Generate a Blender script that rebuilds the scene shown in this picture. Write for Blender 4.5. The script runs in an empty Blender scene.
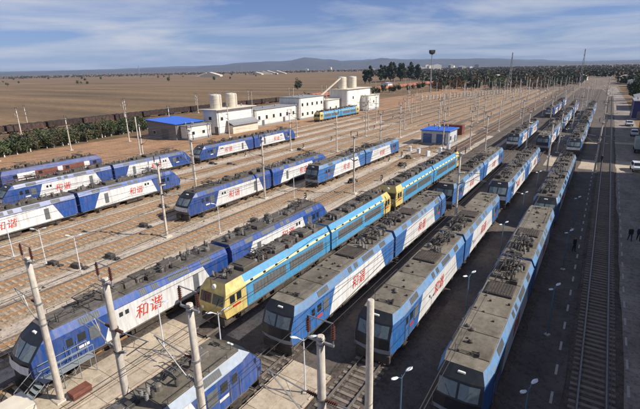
import bpy, math, random
from mathutils import Vector, Matrix
R = math.radians
rnd = random.Random(11)
sc = bpy.context.scene
C = sc.collection

# ------------------------------------------------------------------ camera
YAW, PITCH, ROLL, CAMH = R(33.1), R(17.5), R(1.1), 20.0
r0 = Vector((math.cos(YAW), math.sin(YAW), 0)); f0 = Vector((-math.sin(YAW), math.cos(YAW), 0)); up = Vector((0, 0, 1))
U = math.sin(PITCH) * f0 + math.cos(PITCH) * up
FW = math.cos(PITCH) * f0 - math.sin(PITCH) * up
ax = math.cos(ROLL) * r0 - math.sin(ROLL) * U
ay = math.sin(ROLL) * r0 + math.cos(ROLL) * U
cd = bpy.data.cameras.new('camera'); cam = bpy.data.objects.new('camera', cd); C.objects.link(cam)
cam.matrix_world = Matrix(((ax.x, ay.x, -FW.x, 0), (ax.y, ay.y, -FW.y, 0), (ax.z, ay.z, -FW.z, CAMH), (0, 0, 0, 1)))
cd.sensor_width = 36; cd.lens = 36 * 432 / 640; cd.clip_start = 0.2; cd.clip_end = 60000
sc.camera = cam

# ------------------------------------------------------------------ sky, sun, exposure
SUN_AZ = math.atan2(0.93, 0.37); SUN_EL = R(38)
w = bpy.data.worlds.new('World'); sc.world = w; w.use_nodes = True
nt = w.node_tree; nt.nodes.clear()
out = nt.nodes.new('ShaderNodeOutputWorld'); bg = nt.nodes.new('ShaderNodeBackground'); sky = nt.nodes.new('ShaderNodeTexSky')
sky.sky_type = 'NISHITA'; sky.sun_disc = False; sky.sun_elevation = SUN_EL; sky.sun_rotation = SUN_AZ
sky.altitude = 1100; sky.air_density = 1.0; sky.dust_density = 0.6; sky.ozone_density = 2.5
geo = nt.nodes.new('ShaderNodeTexCoord'); sep = nt.nodes.new('ShaderNodeSeparateXYZ')
nt.links.new(geo.outputs['Generated'], sep.inputs[0])
def mth(op, a, b=None, tree=nt):
    n = tree.nodes.new('ShaderNodeMath'); n.operation = op
    for i, v in enumerate((a, b)):
        if v is None: continue
        if isinstance(v, (int, float)): n.inputs[i].default_value = v
        else: tree.links.new(v, n.inputs[i])
    return n.outputs[0]
zz = mth('ADD', mth('MAXIMUM', sep.outputs[2], 0.0), 0.065)
cmb = nt.nodes.new('ShaderNodeCombineXYZ')
nt.links.new(mth('DIVIDE', sep.outputs[0], zz), cmb.inputs[0]); nt.links.new(mth('DIVIDE', sep.outputs[1], zz), cmb.inputs[1])
nz = nt.nodes.new('ShaderNodeTexNoise'); nz.inputs['Scale'].default_value = 0.36; nz.inputs['Detail'].default_value = 8; nz.inputs['Roughness'].default_value = 0.58
nz.inputs['Distortion'].default_value = 0.4
nt.links.new(cmb.outputs[0], nz.inputs['Vector'])
cr = nt.nodes.new('ShaderNodeValToRGB'); cr.color_ramp.elements[0].position = 0.43; cr.color_ramp.elements[0].color = (0.04, 0.04, 0.04, 1)
cr.color_ramp.elements[1].position = 0.66; cr.color_ramp.elements[1].color = (0.92, 0.92, 0.92, 1)
nt.links.new(nz.outputs['Fac'], cr.inputs[0])
tint = nt.nodes.new('ShaderNodeMixRGB'); tint.blend_type = 'MULTIPLY'; tint.inputs[0].default_value = 1; tint.inputs[2].default_value = (0.50, 0.60, 0.92, 1)
nt.links.new(sky.outputs[0], tint.inputs[1])
mixs = nt.nodes.new('ShaderNodeMixRGB'); mixs.inputs[2].default_value = (6.6, 6.8, 7.3, 1)
nt.links.new(cr.outputs[0], mixs.inputs[0]); nt.links.new(tint.outputs[0], mixs.inputs[1])
nt.links.new(mixs.outputs[0], bg.inputs[0]); bg.inputs[1].default_value = 0.078
nt.links.new(bg.outputs[0], out.inputs[0])
sd = bpy.data.lights.new('sun', 'SUN'); sd.energy = 5.0; sd.angle = R(0.5); sd.color = (1.0, 0.93, 0.82)
sun = bpy.data.objects.new('sun', sd); C.objects.link(sun)
SDIR = Vector((math.sin(SUN_AZ) * math.cos(SUN_EL), math.cos(SUN_AZ) * math.cos(SUN_EL), math.sin(SUN_EL)))
sun.rotation_euler = SDIR.to_track_quat('Z', 'Y').to_euler()
sc.view_settings.view_transform = 'Standard'; sc.view_settings.look = 'None'; sc.view_settings.gamma = 1
sc.view_settings.use_curve_mapping = False; sc.view_settings.exposure = 0.32
sc.render.engine = 'CYCLES'
sc.cycles.volume_bounces = 0; sc.cycles.max_bounces = 6

# ------------------------------------------------------------------ materials
MATS = {}
def mat(name, col, rough=0.6, metal=0.0, var=0.18, scale=3.0, dirt=None, dirt_amt=0.0, dirt_scale=1.2, streak=None, bump=0.0, bscale=30, objvar=0.0, coat=0.0, speck=0.0):
    m = bpy.data.materials.new(name); m.use_nodes = True; t = m.node_tree; N = t.nodes; L = t.links
    b = N['Principled BSDF']; b.inputs['Roughness'].default_value = rough; b.inputs['Metallic'].default_value = metal
    if coat: b.inputs['Coat Weight'].default_value = coat
    tc = N.new('ShaderNodeTexCoord'); oi = N.new('ShaderNodeObjectInfo')
    ad = N.new('ShaderNodeVectorMath'); ad.operation = 'ADD'; L.new(tc.outputs['Object'], ad.inputs[0])
    sc_ = N.new('ShaderNodeVectorMath'); sc_.operation = 'SCALE'; sc_.inputs['Scale'].default_value = 37.0
    L.new(oi.outputs['Random'], sc_.inputs[0]); L.new(sc_.outputs[0], ad.inputs[1])
    vec = ad.outputs[0]
    n1 = N.new('ShaderNodeTexNoise'); n1.inputs['Scale'].default_value = scale; n1.inputs['Detail'].default_value = 6; n1.inputs['Roughness'].default_value = 0.6
    L.new(vec, n1.inputs['Vector'])
    hi = tuple(min(1, c * (1 + var)) for c in col) + (1,); lo = tuple(c * (1 - var) for c in col) + (1,)
    r = N.new('ShaderNodeValToRGB'); r.color_ramp.elements[0].position = 0.3; r.color_ramp.elements[1].position = 0.7
    r.color_ramp.elements[0].color = lo; r.color_ramp.elements[1].color = hi
    L.new(n1.outputs['Fac'], r.inputs[0]); cur = r.outputs[0]
    if dirt:
        n2 = N.new('ShaderNodeTexNoise'); n2.inputs['Scale'].default_value = dirt_scale; n2.inputs['Detail'].default_value = 8; n2.inputs['Roughness'].default_value = 0.7
        if streak:
            mp = N.new('ShaderNodeMapping'); mp.inputs['Scale'].default_value = streak; L.new(vec, mp.inputs['Vector']); L.new(mp.outputs[0], n2.inputs['Vector'])
        else: L.new(vec, n2.inputs['Vector'])
        r2 = N.new('ShaderNodeValToRGB'); r2.color_ramp.elements[0].position = 0.42; r2.color_ramp.elements[1].position = 0.72
        r2.color_ramp.elements[0].color = (0, 0, 0, 1); r2.color_ramp.elements[1].color = (dirt_amt,) * 3 + (1,)
        L.new(n2.outputs['Fac'], r2.inputs[0])
        mx = N.new('ShaderNodeMixRGB'); mx.inputs[2].default_value = tuple(dirt) + (1,); L.new(r2.outputs[0], mx.inputs[0]); L.new(cur, mx.inputs[1]); cur = mx.outputs[0]
    if speck:
        n4 = N.new('ShaderNodeTexNoise'); n4.inputs['Scale'].default_value = 2.6; n4.inputs['Detail'].default_value = 9; n4.inputs['Roughness'].default_value = 0.8; L.new(vec, n4.inputs['Vector'])
        r4 = N.new('ShaderNodeValToRGB'); r4.color_ramp.elements[0].position = 0.36; r4.color_ramp.elements[1].position = 0.52; r4.color_ramp.elements[0].color = (1 - speck,) * 3 + (1,); r4.color_ramp.elements[1].color = (1, 1, 1, 1)
        L.new(n4.outputs['Fac'], r4.inputs[0]); m4 = N.new('ShaderNodeMixRGB'); m4.blend_type = 'MULTIPLY'; m4.inputs[0].default_value = 1; L.new(cur, m4.inputs[1]); L.new(r4.outputs[0], m4.inputs[2]); cur = m4.outputs[0]
    if objvar:
        hs = N.new('ShaderNodeHueSaturation'); mr = N.new('ShaderNodeMapRange'); mr.inputs['To Min'].default_value = 1 - objvar; mr.inputs['To Max'].default_value = 1 + objvar
        L.new(oi.outputs['Random'], mr.inputs[0]); L.new(mr.outputs[0], hs.inputs['Value']); L.new(cur, hs.inputs['Color']); cur = hs.outputs[0]
    L.new(cur, b.inputs['Base Color'])
    if bump:
        n3 = N.new('ShaderNodeTexNoise'); n3.inputs['Scale'].default_value = bscale; n3.inputs['Detail'].default_value = 5; L.new(vec, n3.inputs['Vector'])
        bp = N.new('ShaderNodeBump'); bp.inputs['Strength'].default_value = bump; bp.inputs['Distance'].default_value = 0.05
        L.new(n3.outputs['Fac'], bp.inputs['Height']); L.new(bp.outputs[0], b.inputs['Normal'])
    MATS[name] = m
    return m
DUST = (0.24, 0.19, 0.14)
mat('light_blue', (0.022, 0.125, 0.37), 0.42, dirt=DUST, dirt_amt=0.42, dirt_scale=1.0, streak=(1.5, 3.5, 0.4), objvar=0.14, bump=0.12, bscale=1.5)
mat('pale_blue', (0.105, 0.235, 0.44), 0.5, dirt=DUST, dirt_amt=0.6, dirt_scale=0.9, objvar=0.06)
mat('royal_blue', (0.011, 0.064, 0.27), 0.4, dirt=DUST, dirt_amt=0.40, dirt_scale=0.9, streak=(1.5, 3.5, 0.4), objvar=0.14, bump=0.12, bscale=1.5)
mat('old_blue', (0.03, 0.06, 0.22), 0.5, dirt=DUST, dirt_amt=0.4)
mat('white_paint', (0.70, 0.71, 0.72), 0.45, var=0.05, dirt=(0.33, 0.27, 0.21), dirt_amt=0.72, dirt_scale=1.1, streak=(1.5, 3.4, 0.35), objvar=0.08, bump=0.12, bscale=1.5)
mat('sky_blue', (0.06, 0.30, 0.56), 0.45, objvar=0.1, dirt=DUST, dirt_amt=0.5, streak=(1.5, 3, 0.5))
mat('cab_yellow', (0.62, 0.49, 0.16), 0.5, dirt=DUST, dirt_amt=0.55, streak=(1.5, 3, 0.5))
mat('pale_yellow', (0.60, 0.60, 0.30), 0.5, dirt=DUST, dirt_amt=0.4)
mat('roof_tan', (0.185, 0.163, 0.128), 0.8, var=0.25, scale=1.2, dirt=(0.075, 0.06, 0.045), dirt_amt=0.85, dirt_scale=0.5, streak=(1.2, .6, 1), bump=0.2, objvar=0.2, speck=0.35)
mat('roof_grey', (0.14, 0.125, 0.11), 0.75, var=0.2, scale=1.4, dirt=(0.06, 0.05, 0.04), dirt_amt=0.8, dirt_scale=0.8, bump=0.2, speck=0.55)
mat('roof_dark', (0.075, 0.068, 0.06), 0.75, var=0.3, scale=1.4, dirt=(0.16, 0.12, 0.08), dirt_amt=0.6, dirt_scale=0.8, bump=0.2)
mat('roof_pale', (0.36, 0.42, 0.50), 0.55, var=0.1, dirt=DUST, dirt_amt=0.4)
mat('gear', (0.045, 0.042, 0.04), 0.65, var=0.4, dirt=(0.14, 0.10, 0.07), dirt_amt=0.5)
mat('gear_mid', (0.12, 0.115, 0.11), 0.6, var=0.3, dirt=DUST, dirt_amt=0.5)
mat('bogie_dark', (0.04, 0.034, 0.03), 0.75, var=0.4, dirt=(0.16, 0.11, 0.07), dirt_amt=0.6, dirt_scale=2)
mat('wheel_steel', (0.20, 0.14, 0.10), 0.6, metal=0.2, var=0.3)
mat('glass', (0.02, 0.026, 0.03), 0.08, var=0.1)
mat('cab_glass', (0.15, 0.19, 0.21), 0.15, var=0.2)
mat('black_mask', (0.018, 0.02, 0.026), 0.4, var=0.3)
mat('grille', (0.10, 0.115, 0.13), 0.6, var=0.2, dirt=DUST, dirt_amt=0.4)
mat('insulator_brown', (0.075, 0.026, 0.018), 0.3, var=0.2)
mat('insulator_grey', (0.22, 0.21, 0.20), 0.5, var=0.2)
mat('red_paint', (0.50, 0.045, 0.03), 0.5, var=0.15)
mat('lamp_lens', (0.8, 0.8, 0.75), 0.2, var=0.05)
mat('concrete_pole', (0.62, 0.56, 0.48), 0.85, var=0.16, scale=4, dirt=(0.20, 0.16, 0.13), dirt_amt=0.6, streak=(6, 6, 0.5), bump=0.2, objvar=0.1)
mat('galvanised', (0.34, 0.34, 0.34), 0.45, metal=0.5, var=0.2, dirt=(0.2, 0.15, 0.1), dirt_amt=0.3)
mat('wire', (0.055, 0.05, 0.045), 0.5, var=0.1)
mat('lamp_white', (0.68, 0.72, 0.76), 0.4, var=0.08)
mat('lamp_blue', (0.09, 0.17, 0.24), 0.4, var=0.08)
mat('yard_soil', (0.52, 0.445, 0.365), 0.95, var=0.16, scale=0.35, dirt=(0.30, 0.225, 0.16), dirt_amt=0.7, dirt_scale=0.22, streak=(1.0, 0.18, 1), bump=0.5, bscale=6, speck=0.55)
mat('far_yard_soil', (0.165, 0.125, 0.095), 0.95, var=0.25, scale=0.3, dirt=(0.27, 0.21, 0.16), dirt_amt=0.7, dirt_scale=0.12, streak=(1.0, 0.12, 1), bump=0.5, bscale=6, speck=0.55)
mat('orange_soil', (0.38, 0.215, 0.115), 0.95, var=0.2, scale=0.3, dirt=(0.21, 0.15, 0.10), dirt_amt=0.6, dirt_scale=0.12, bump=0.5, bscale=5, speck=0.55)
mat('oily_ground', (0.135, 0.11, 0.092), 0.8, var=0.4, scale=0.9, dirt=(0.035, 0.03, 0.028), dirt_amt=0.9, dirt_scale=0.45, bump=0.4, bscale=8, speck=0.55)
mat('asphalt', (0.31, 0.265, 0.23), 0.85, var=0.22, scale=0.6, dirt=(0.14, 0.115, 0.10), dirt_amt=0.9, dirt_scale=0.35, streak=(1, .35, 1), bump=0.25, bscale=12, speck=0.55)
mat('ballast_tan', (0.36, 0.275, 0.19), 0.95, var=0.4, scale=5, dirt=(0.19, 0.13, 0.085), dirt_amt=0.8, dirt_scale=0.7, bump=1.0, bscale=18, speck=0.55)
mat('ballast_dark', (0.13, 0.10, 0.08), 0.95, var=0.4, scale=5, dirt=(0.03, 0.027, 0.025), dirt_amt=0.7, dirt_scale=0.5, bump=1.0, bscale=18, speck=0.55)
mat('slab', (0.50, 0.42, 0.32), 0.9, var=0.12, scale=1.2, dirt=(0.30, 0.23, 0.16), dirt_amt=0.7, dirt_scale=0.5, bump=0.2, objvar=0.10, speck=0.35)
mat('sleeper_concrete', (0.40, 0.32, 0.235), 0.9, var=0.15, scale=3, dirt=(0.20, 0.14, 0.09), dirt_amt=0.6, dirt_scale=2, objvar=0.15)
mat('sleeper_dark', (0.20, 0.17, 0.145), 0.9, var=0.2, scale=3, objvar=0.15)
mat('rail_rust', (0.33, 0.18, 0.085), 0.65, metal=0.1, var=0.2, scale=2)
mat('rail_top', (0.48, 0.40, 0.32), 0.35, metal=0.7, var=0.1, scale=2)
mat('rail_grey', (0.24, 0.22, 0.20), 0.4, metal=0.6, var=0.2)
mat('road_paint', (0.50, 0.47, 0.44), 0.8, var=0.15, dirt=(0.2, 0.18, 0.16), dirt_amt=0.8, dirt_scale=3)
mat('wall_white', (0.74, 0.73, 0.69), 0.85, var=0.06, scale=0.8, dirt=(0.44, 0.40, 0.34), dirt_amt=0.6, dirt_scale=0.5, streak=(1, 1, 0.3))
mat('wall_cream', (0.66, 0.60, 0.49), 0.85, var=0.06, scale=0.8, dirt=(0.42, 0.36, 0.28), dirt_amt=0.5, dirt_scale=0.5, streak=(1, 1, 0.3))
mat('wall_grey', (0.20, 0.19, 0.18), 0.85, var=0.12, dirt=(0.12, 0.11, 0.1), dirt_amt=0.5)
mat('wall_green', (0.40, 0.45, 0.42), 0.8, var=0.08, dirt=(0.25, 0.24, 0.2), dirt_amt=0.5)
mat('hut_wall', (0.50, 0.54, 0.58), 0.8, var=0.08, dirt=(0.25, 0.22, 0.2), dirt_amt=0.6)
mat('front_shade_blue', (0.04, 0.10, 0.25), 0.6, var=0.15)  # dark blue standing for shade on the hut's front wall
mat('wall_navy', (0.02, 0.025, 0.12), 0.6, var=0.2)
mat('roof_blue', (0.02, 0.13, 0.62), 0.5, var=0.12, dirt=DUST, dirt_amt=0.2)
mat('roof_slate', (0.24, 0.255, 0.28), 0.8, var=0.2, dirt=DUST, dirt_amt=0.4)
mat('brick_wall', (0.24, 0.12, 0.08), 0.9, var=0.25, scale=6)
mat('rust_box', (0.17, 0.06, 0.04), 0.8, var=0.3, scale=2)
mat('wagon_dark', (0.026, 0.016, 0.014), 0.8, var=0.3, scale=1, dirt=(0.14, 0.07, 0.05), dirt_amt=0.6, objvar=0.5)
mat('wagon_red', (0.44, 0.15, 0.09), 0.75, var=0.2, scale=1, dirt=(0.30, 0.2, 0.15), dirt_amt=0.5, objvar=0.25)
mat('coal', (0.02, 0.02, 0.02), 0.9, var=0.4)
mat('bark', (0.10, 0.075, 0.055), 0.9, var=0.3, scale=6)
mat('whitewash', (0.75, 0.73, 0.68), 0.9, var=0.1)
mat('cloth_dark', (0.022, 0.024, 0.032), 0.9, var=0.2)
mat('cloth_blue', (0.03, 0.045, 0.10), 0.9, var=0.2)
mat('skin', (0.42, 0.25, 0.17), 0.6, var=0.05)
mat('hair', (0.012, 0.01, 0.01), 0.6, var=0.1)
mat('car_silver', (0.62, 0.65, 0.70), 0.3, var=0.03, coat=0.6)
mat('tyre', (0.018, 0.018, 0.018), 0.9, var=0.2)
mat('rail_teal', (0.24, 0.27, 0.28), 0.5, var=0.15)
mat('sign_red', (0.55, 0.05, 0.04), 0.5, var=0.1)

def leafmat(name, a, b):
    m = bpy.data.materials.new(name); m.use_nodes = True; t = m.node_tree; N = t.nodes; L = t.links; bs = N['Principled BSDF']
    bs.inputs['Roughness'].default_value = 0.75
    oi = N.new('ShaderNodeObjectInfo'); tc = N.new('ShaderNodeTexCoord'); n = N.new('ShaderNodeTexNoise'); n.inputs['Scale'].default_value = 1.4; n.inputs['Detail'].default_value = 3
    L.new(tc.outputs['Object'], n.inputs['Vector'])
    r = N.new('ShaderNodeValToRGB'); r.color_ramp.elements[0].position = 0.35; r.color_ramp.elements[1].position = 0.65
    r.color_ramp.elements[0].color = a + (1,); r.color_ramp.elements[1].color = b + (1,)
    L.new(n.outputs['Fac'], r.inputs[0])
    hs = N.new('ShaderNodeHueSaturation'); mr = N.new('ShaderNodeMapRange'); mr.inputs['To Min'].default_value = 0.7; mr.inputs['To Max'].default_value = 1.3
    L.new(oi.outputs['Random'], mr.inputs[0]); L.new(mr.outputs[0], hs.inputs['Value']); L.new(r.outputs[0], hs.inputs['Color']); L.new(hs.outputs[0], bs.inputs['Base Color'])
    MATS[name] = m
leafmat('leaf_green', (0.030, 0.050, 0.018), (0.085, 0.105, 0.035))
leafmat('leaf_dark', (0.018, 0.034, 0.016), (0.045, 0.065, 0.028))
leafmat('leaf_autumn', (0.08, 0.045, 0.018), (0.16, 0.085, 0.03))
leafmat('leaf_olive', (0.05, 0.052, 0.025), (0.11, 0.10, 0.045))

def fieldmat():
    m = bpy.data.materials.new('field_soil'); m.use_nodes = True; t = m.node_tree; N = t.nodes; L = t.links; bs = N['Principled BSDF']; bs.inputs['Roughness'].default_value = 0.95
    tc = N.new('ShaderNodeTexCoord'); mp = N.new('ShaderNodeMapping'); L.new(tc.outputs['Object'], mp.inputs['Vector']); mp.inputs['Rotation'].default_value = (0, 0, R(-24)); mp.inputs['Scale'].default_value = (0.0035, 0.030, 1)
    n = N.new('ShaderNodeTexNoise'); n.inputs['Scale'].default_value = 1; n.inputs['Detail'].default_value = 8; n.inputs['Roughness'].default_value = 0.62; L.new(mp.outputs[0], n.inputs['Vector'])
    r = N.new('ShaderNodeValToRGB'); e = r.color_ramp.elements; e[0].position = 0.32; e[0].color = (0.085, 0.058, 0.028, 1); e[1].position = 0.70; e[1].color = (0.27, 0.178, 0.084, 1)
    k = e.new(0.5); k.color = (0.175, 0.108, 0.051, 1)
    L.new(n.outputs['Fac'], r.inputs[0])
    n2 = N.new('ShaderNodeTexNoise'); n2.inputs['Scale'].default_value = 0.35; n2.inputs['Detail'].default_value = 6; L.new(tc.outputs['Object'], n2.inputs['Vector'])
    mx = N.new('ShaderNodeMixRGB'); mx.blend_type = 'MULTIPLY'; mx.inputs[0].default_value = 0.7
    r2 = N.new('ShaderNodeValToRGB'); r2.color_ramp.elements[0].color = (0.55, 0.55, 0.55, 1); r2.color_ramp.elements[1].color = (1.2, 1.2, 1.2, 1); r2.color_ramp.elements[0].position = 0.3; r2.color_ramp.elements[1].position = 0.7
    L.new(n2.outputs['Fac'], r2.inputs[0]); L.new(r.outputs[0], mx.inputs[1]); L.new(r2.outputs[0], mx.inputs[2]); L.new(mx.outputs[0], bs.inputs['Base Color'])
    MATS['field_soil'] = m
fieldmat()
mat('hill_rock', (0.045, 0.045, 0.05), 0.95, var=0.35, scale=0.002, dirt=(0.07, 0.08, 0.05), dirt_amt=0.5, dirt_scale=0.004)

# ------------------------------------------------------------------ mesh helper
class G:
    def __init__(s): s.v = []; s.f = []; s.m = []; s.mi = 0
    def face(s, pts, mi=None):
        b = len(s.v); s.v += [tuple(p) for p in pts]; s.f.append(tuple(range(b, b + len(pts)))); s.m.append(s.mi if mi is None else mi); return s
    def box(s, x0, x1, y0, y1, z0, z1, bv=0.0):
        b = len(s.v)
        if bv:
            for z, k in ((z0, 0), (z1 - bv, 0), (z1, bv)):
                s.v += [(x0 + k, y0 + k, z), (x1 - k, y0 + k, z), (x1 - k, y1 - k, z), (x0 + k, y1 - k, z)]
            fs = [(3, 2, 1, 0), (8, 9, 10, 11)]
            for l in (0, 4):
                for i in range(4): j = (i + 1) % 4; fs.append((l + i, l + j, l + 4 + j, l + 4 + i))
        else:
            s.v += [(x0, y0, z0), (x1, y0, z0), (x1, y1, z0), (x0, y1, z0), (x0, y0, z1), (x1, y0, z1), (x1, y1, z1), (x0, y1, z1)]
            fs = [(3, 2, 1, 0), (4, 5, 6, 7), (0, 1, 5, 4), (1, 2, 6, 5), (2, 3, 7, 6), (3, 0, 4, 7)]
        for f in fs: s.f.append(tuple(b + i for i in f)); s.m.append(s.mi)
        return s
    def tube(s, p, q, r, n=6, r2=None, caps=True):
        p = Vector(p); q = Vector(q); r2 = r if r2 is None else r2
        d = (q - p).normalized(); a = d.orthogonal().normalized(); c = d.cross(a); b = len(s.v)
        for k in range(n):
            t = 2 * math.pi * k / n; o = a * math.cos(t) + c * math.sin(t)
            s.v.append(tuple(p + o * r)); s.v.append(tuple(q + o * r2))
        for k in range(n):
            j = (k + 1) % n; s.f.append((b + 2 * k, b + 2 * j, b + 2 * j + 1, b + 2 * k + 1)); s.m.append(s.mi)
        if caps:
            s.f.append(tuple(b + 2 * k for k in range(n))[::-1]); s.m.append(s.mi); s.f.append(tuple(b + 2 * k + 1 for k in range(n))); s.m.append(s.mi)
        return s
    def lathe(s, prof, c=(0, 0, 0), n=10, axis='z'):
        b = len(s.v)
        for r, z in prof:
            for k in range(n):
                t = 2 * math.pi * k / n; x, y = r * math.cos(t), r * math.sin(t)
                p = (x, y, z) if axis == 'z' else ((z, x, y) if axis == 'x' else (x, z, y))
                s.v.append((c[0] + p[0], c[1] + p[1], c[2] + p[2]))
        for i in range(len(prof) - 1):
            for k in range(n):
                j = (k + 1) % n; s.f.append((b + i * n + k, b + i * n + j, b + (i + 1) * n + j, b + (i + 1) * n + k)); s.m.append(s.mi)
        s.f.append(tuple(b + k for k in range(n))[::-1]); s.m.append(s.mi); e = b + (len(prof) - 1) * n; s.f.append(tuple(e + k for k in range(n))); s.m.append(s.mi)
        return s
    def mesh(s, name, mats):
        me = bpy.data.meshes.new(name); me.from_pydata(s.v, [], s.f)
        for m in (mats if isinstance(mats, (list, tuple)) else [mats]): me.materials.append(MATS[m])
        if len(set(s.m)) > 1: me.polygons.foreach_set('material_index', s.m)
        me.update(); return me
    def build(s, name, mats, parent=None, loc=(0, 0, 0), rotz=0, link=True):
        return put(name, s.mesh(name, mats), parent, loc, rotz, link)
def put(name, me, parent=None, loc=(0, 0, 0), rotz=0, link=True):
    o = bpy.data.objects.new(name, me); o.location = loc; o.rotation_euler = (0, 0, rotz); o.parent = parent
    if link: C.objects.link(o)
    return o
def smooth(o, ang=True):
    for p in o.data.polygons: p.use_smooth = True
    return o
def tag(o, label, cat, group=None, kind=None):
    if kind: o['kind'] = kind
    if label: o['label'] = label
    if cat: o['category'] = cat
    if group: o['group'] = group
    return o
def empty(name, loc=(0, 0, 0), rotz=0, link=True):
    return put(name, None, None, loc, rotz, link)
def copy_tree(o, parent=None):
    c = o.copy(); C.objects.link(c); c.parent = parent
    for ch in KIDS.get(o, ()): copy_tree(ch, c)
    return c
KIDS = {}
def kid(proto, name, g, mats, loc=(0, 0, 0), rotz=0):
    """a part of an unlinked prototype"""
    me = g if isinstance(g, bpy.types.Mesh) else g.mesh(name, mats)
    o = put(name, me, None, loc, rotz, link=False); KIDS.setdefault(proto, []).append(o); return o
def proto(name): return empty(name, link=False)
def place(p, loc, rotz, label, cat, group=None, scale=None):
    c = copy_tree(p); c.location = loc; c.rotation_euler = (0, 0, rotz)
    if scale: c.scale = (scale,) * 3 if isinstance(scale, (int, float)) else scale
    return tag(c, label, cat, group)

# ================================================================== SETTING
def sheet(name, pts, z, m, sub=None):
    o = G().face([(x, y, z) for x, y in pts]).build(name, m); o['kind'] = 'structure'; return o
sheet('ground', [(-16000, -4000), (16000, -4000), (16000, 16000), (-16000, 16000)], -0.02, 'field_soil')
sheet('yard_ground', [(-92.5, -40), (9.3, -40), (9.3, 270), (4, 900), (-16, 900), (-40, 470), (-60, 430), (-92.5, 390)], 0.0, 'yard_soil')
sheet('far_yard_ground', [(-92.5, 165), (-60, 150), (-21.2, 132), (9.3, 178), (9.3, 270), (4, 900), (-16, 900), (-40, 470), (-60, 430), (-92.5, 390)], 0.003, 'far_yard_soil')
sheet('embankment_soil', [(-128, -40), (-92.4, -40), (-92.4, 480), (-120, 480), (-128, 140)], 0.002, 'orange_soil')
sheet('depot_ground', [(-27.2, -40), (0.6, -40), (0.6, 420), (-14, 420), (-21.2, 250), (-21.2, 20.6), (-27.2, 20.6)], 0.006, 'oily_ground')
sheet('service_road', [(0.5, -40), (9.6, -40), (9.6, 270), (5.5, 470), (0.5, 470)], 0.010, 'asphalt')

# hills: ridge profiles far away, each a real ridge with a front and a back slope
def hills(name, dist, prof, depth, rough, seed):
    rr = random.Random(seed); g = G(); cols = []
    n = 150; a0, a1 = prof[0][0], prof[-1][0]
    for i in range(n + 1):
        a = a0 + (a1 - a0) * i / n
        for (p, q) in zip(prof, prof[1:]):
            if p[0] <= a <= q[0]:
                t = (a - p[0]) / (q[0] - p[0]); t = t * t * (3 - 2 * t); h = p[1] + (q[1] - p[1]) * t; break
        h *= 1 + rough * (rr.random() - .5)
        az = YAW - R(a); dx, dy = -math.sin(az), math.cos(az)
        rows = []
        for k, (dd, hh) in enumerate(((-depth, -6), (-depth * .62, .22), (-depth * .33, .55 + .2 * rr.random()), (-depth * .12, .86 + .1 * rr.random()), (0, 1), (depth * .4, .6), (depth, -.05))):
            d = dist + dd; rows.append((dx * d, dy * d, hh * h if k else -6))
        cols.append(rows)
    for c in cols: g.v += c
    m = 7
    for i in range(n):
        for k in range(m - 1): g.f.append((i * m + k, (i + 1) * m + k, (i + 1) * m + k + 1, i * m + k + 1)); g.m.append(0)
    o = g.build(name, 'hill_rock'); o['kind'] = 'structure'; smooth(o); return o
# (degrees right of the view axis, height in metres)
hills('hills', 9000, [(-60, 25), (-38, 30), (-33, 45), (-28, 60), (-24, 52), (-20, 75), (-16, 70), (-13, 105), (-9, 150), (-6, 165), (-3.5, 178), (-1.6, 232), (-.4, 226), (1, 180), (4, 140), (6.4, 150), (8, 195), (9.3, 160), (12, 150), (16, 140), (19, 140), (22, 110), (26, 60), (30, 32), (34, 28), (60, 28)], 2200, 0.12, 5)
hills('far_hills', 13000, [(-60, 60), (-30, 85), (-12, 150), (0, 190), (8, 240), (14, 205), (20, 200), (25, 140), (30, 70), (60, 60)], 2500, 0.10, 6)

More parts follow.
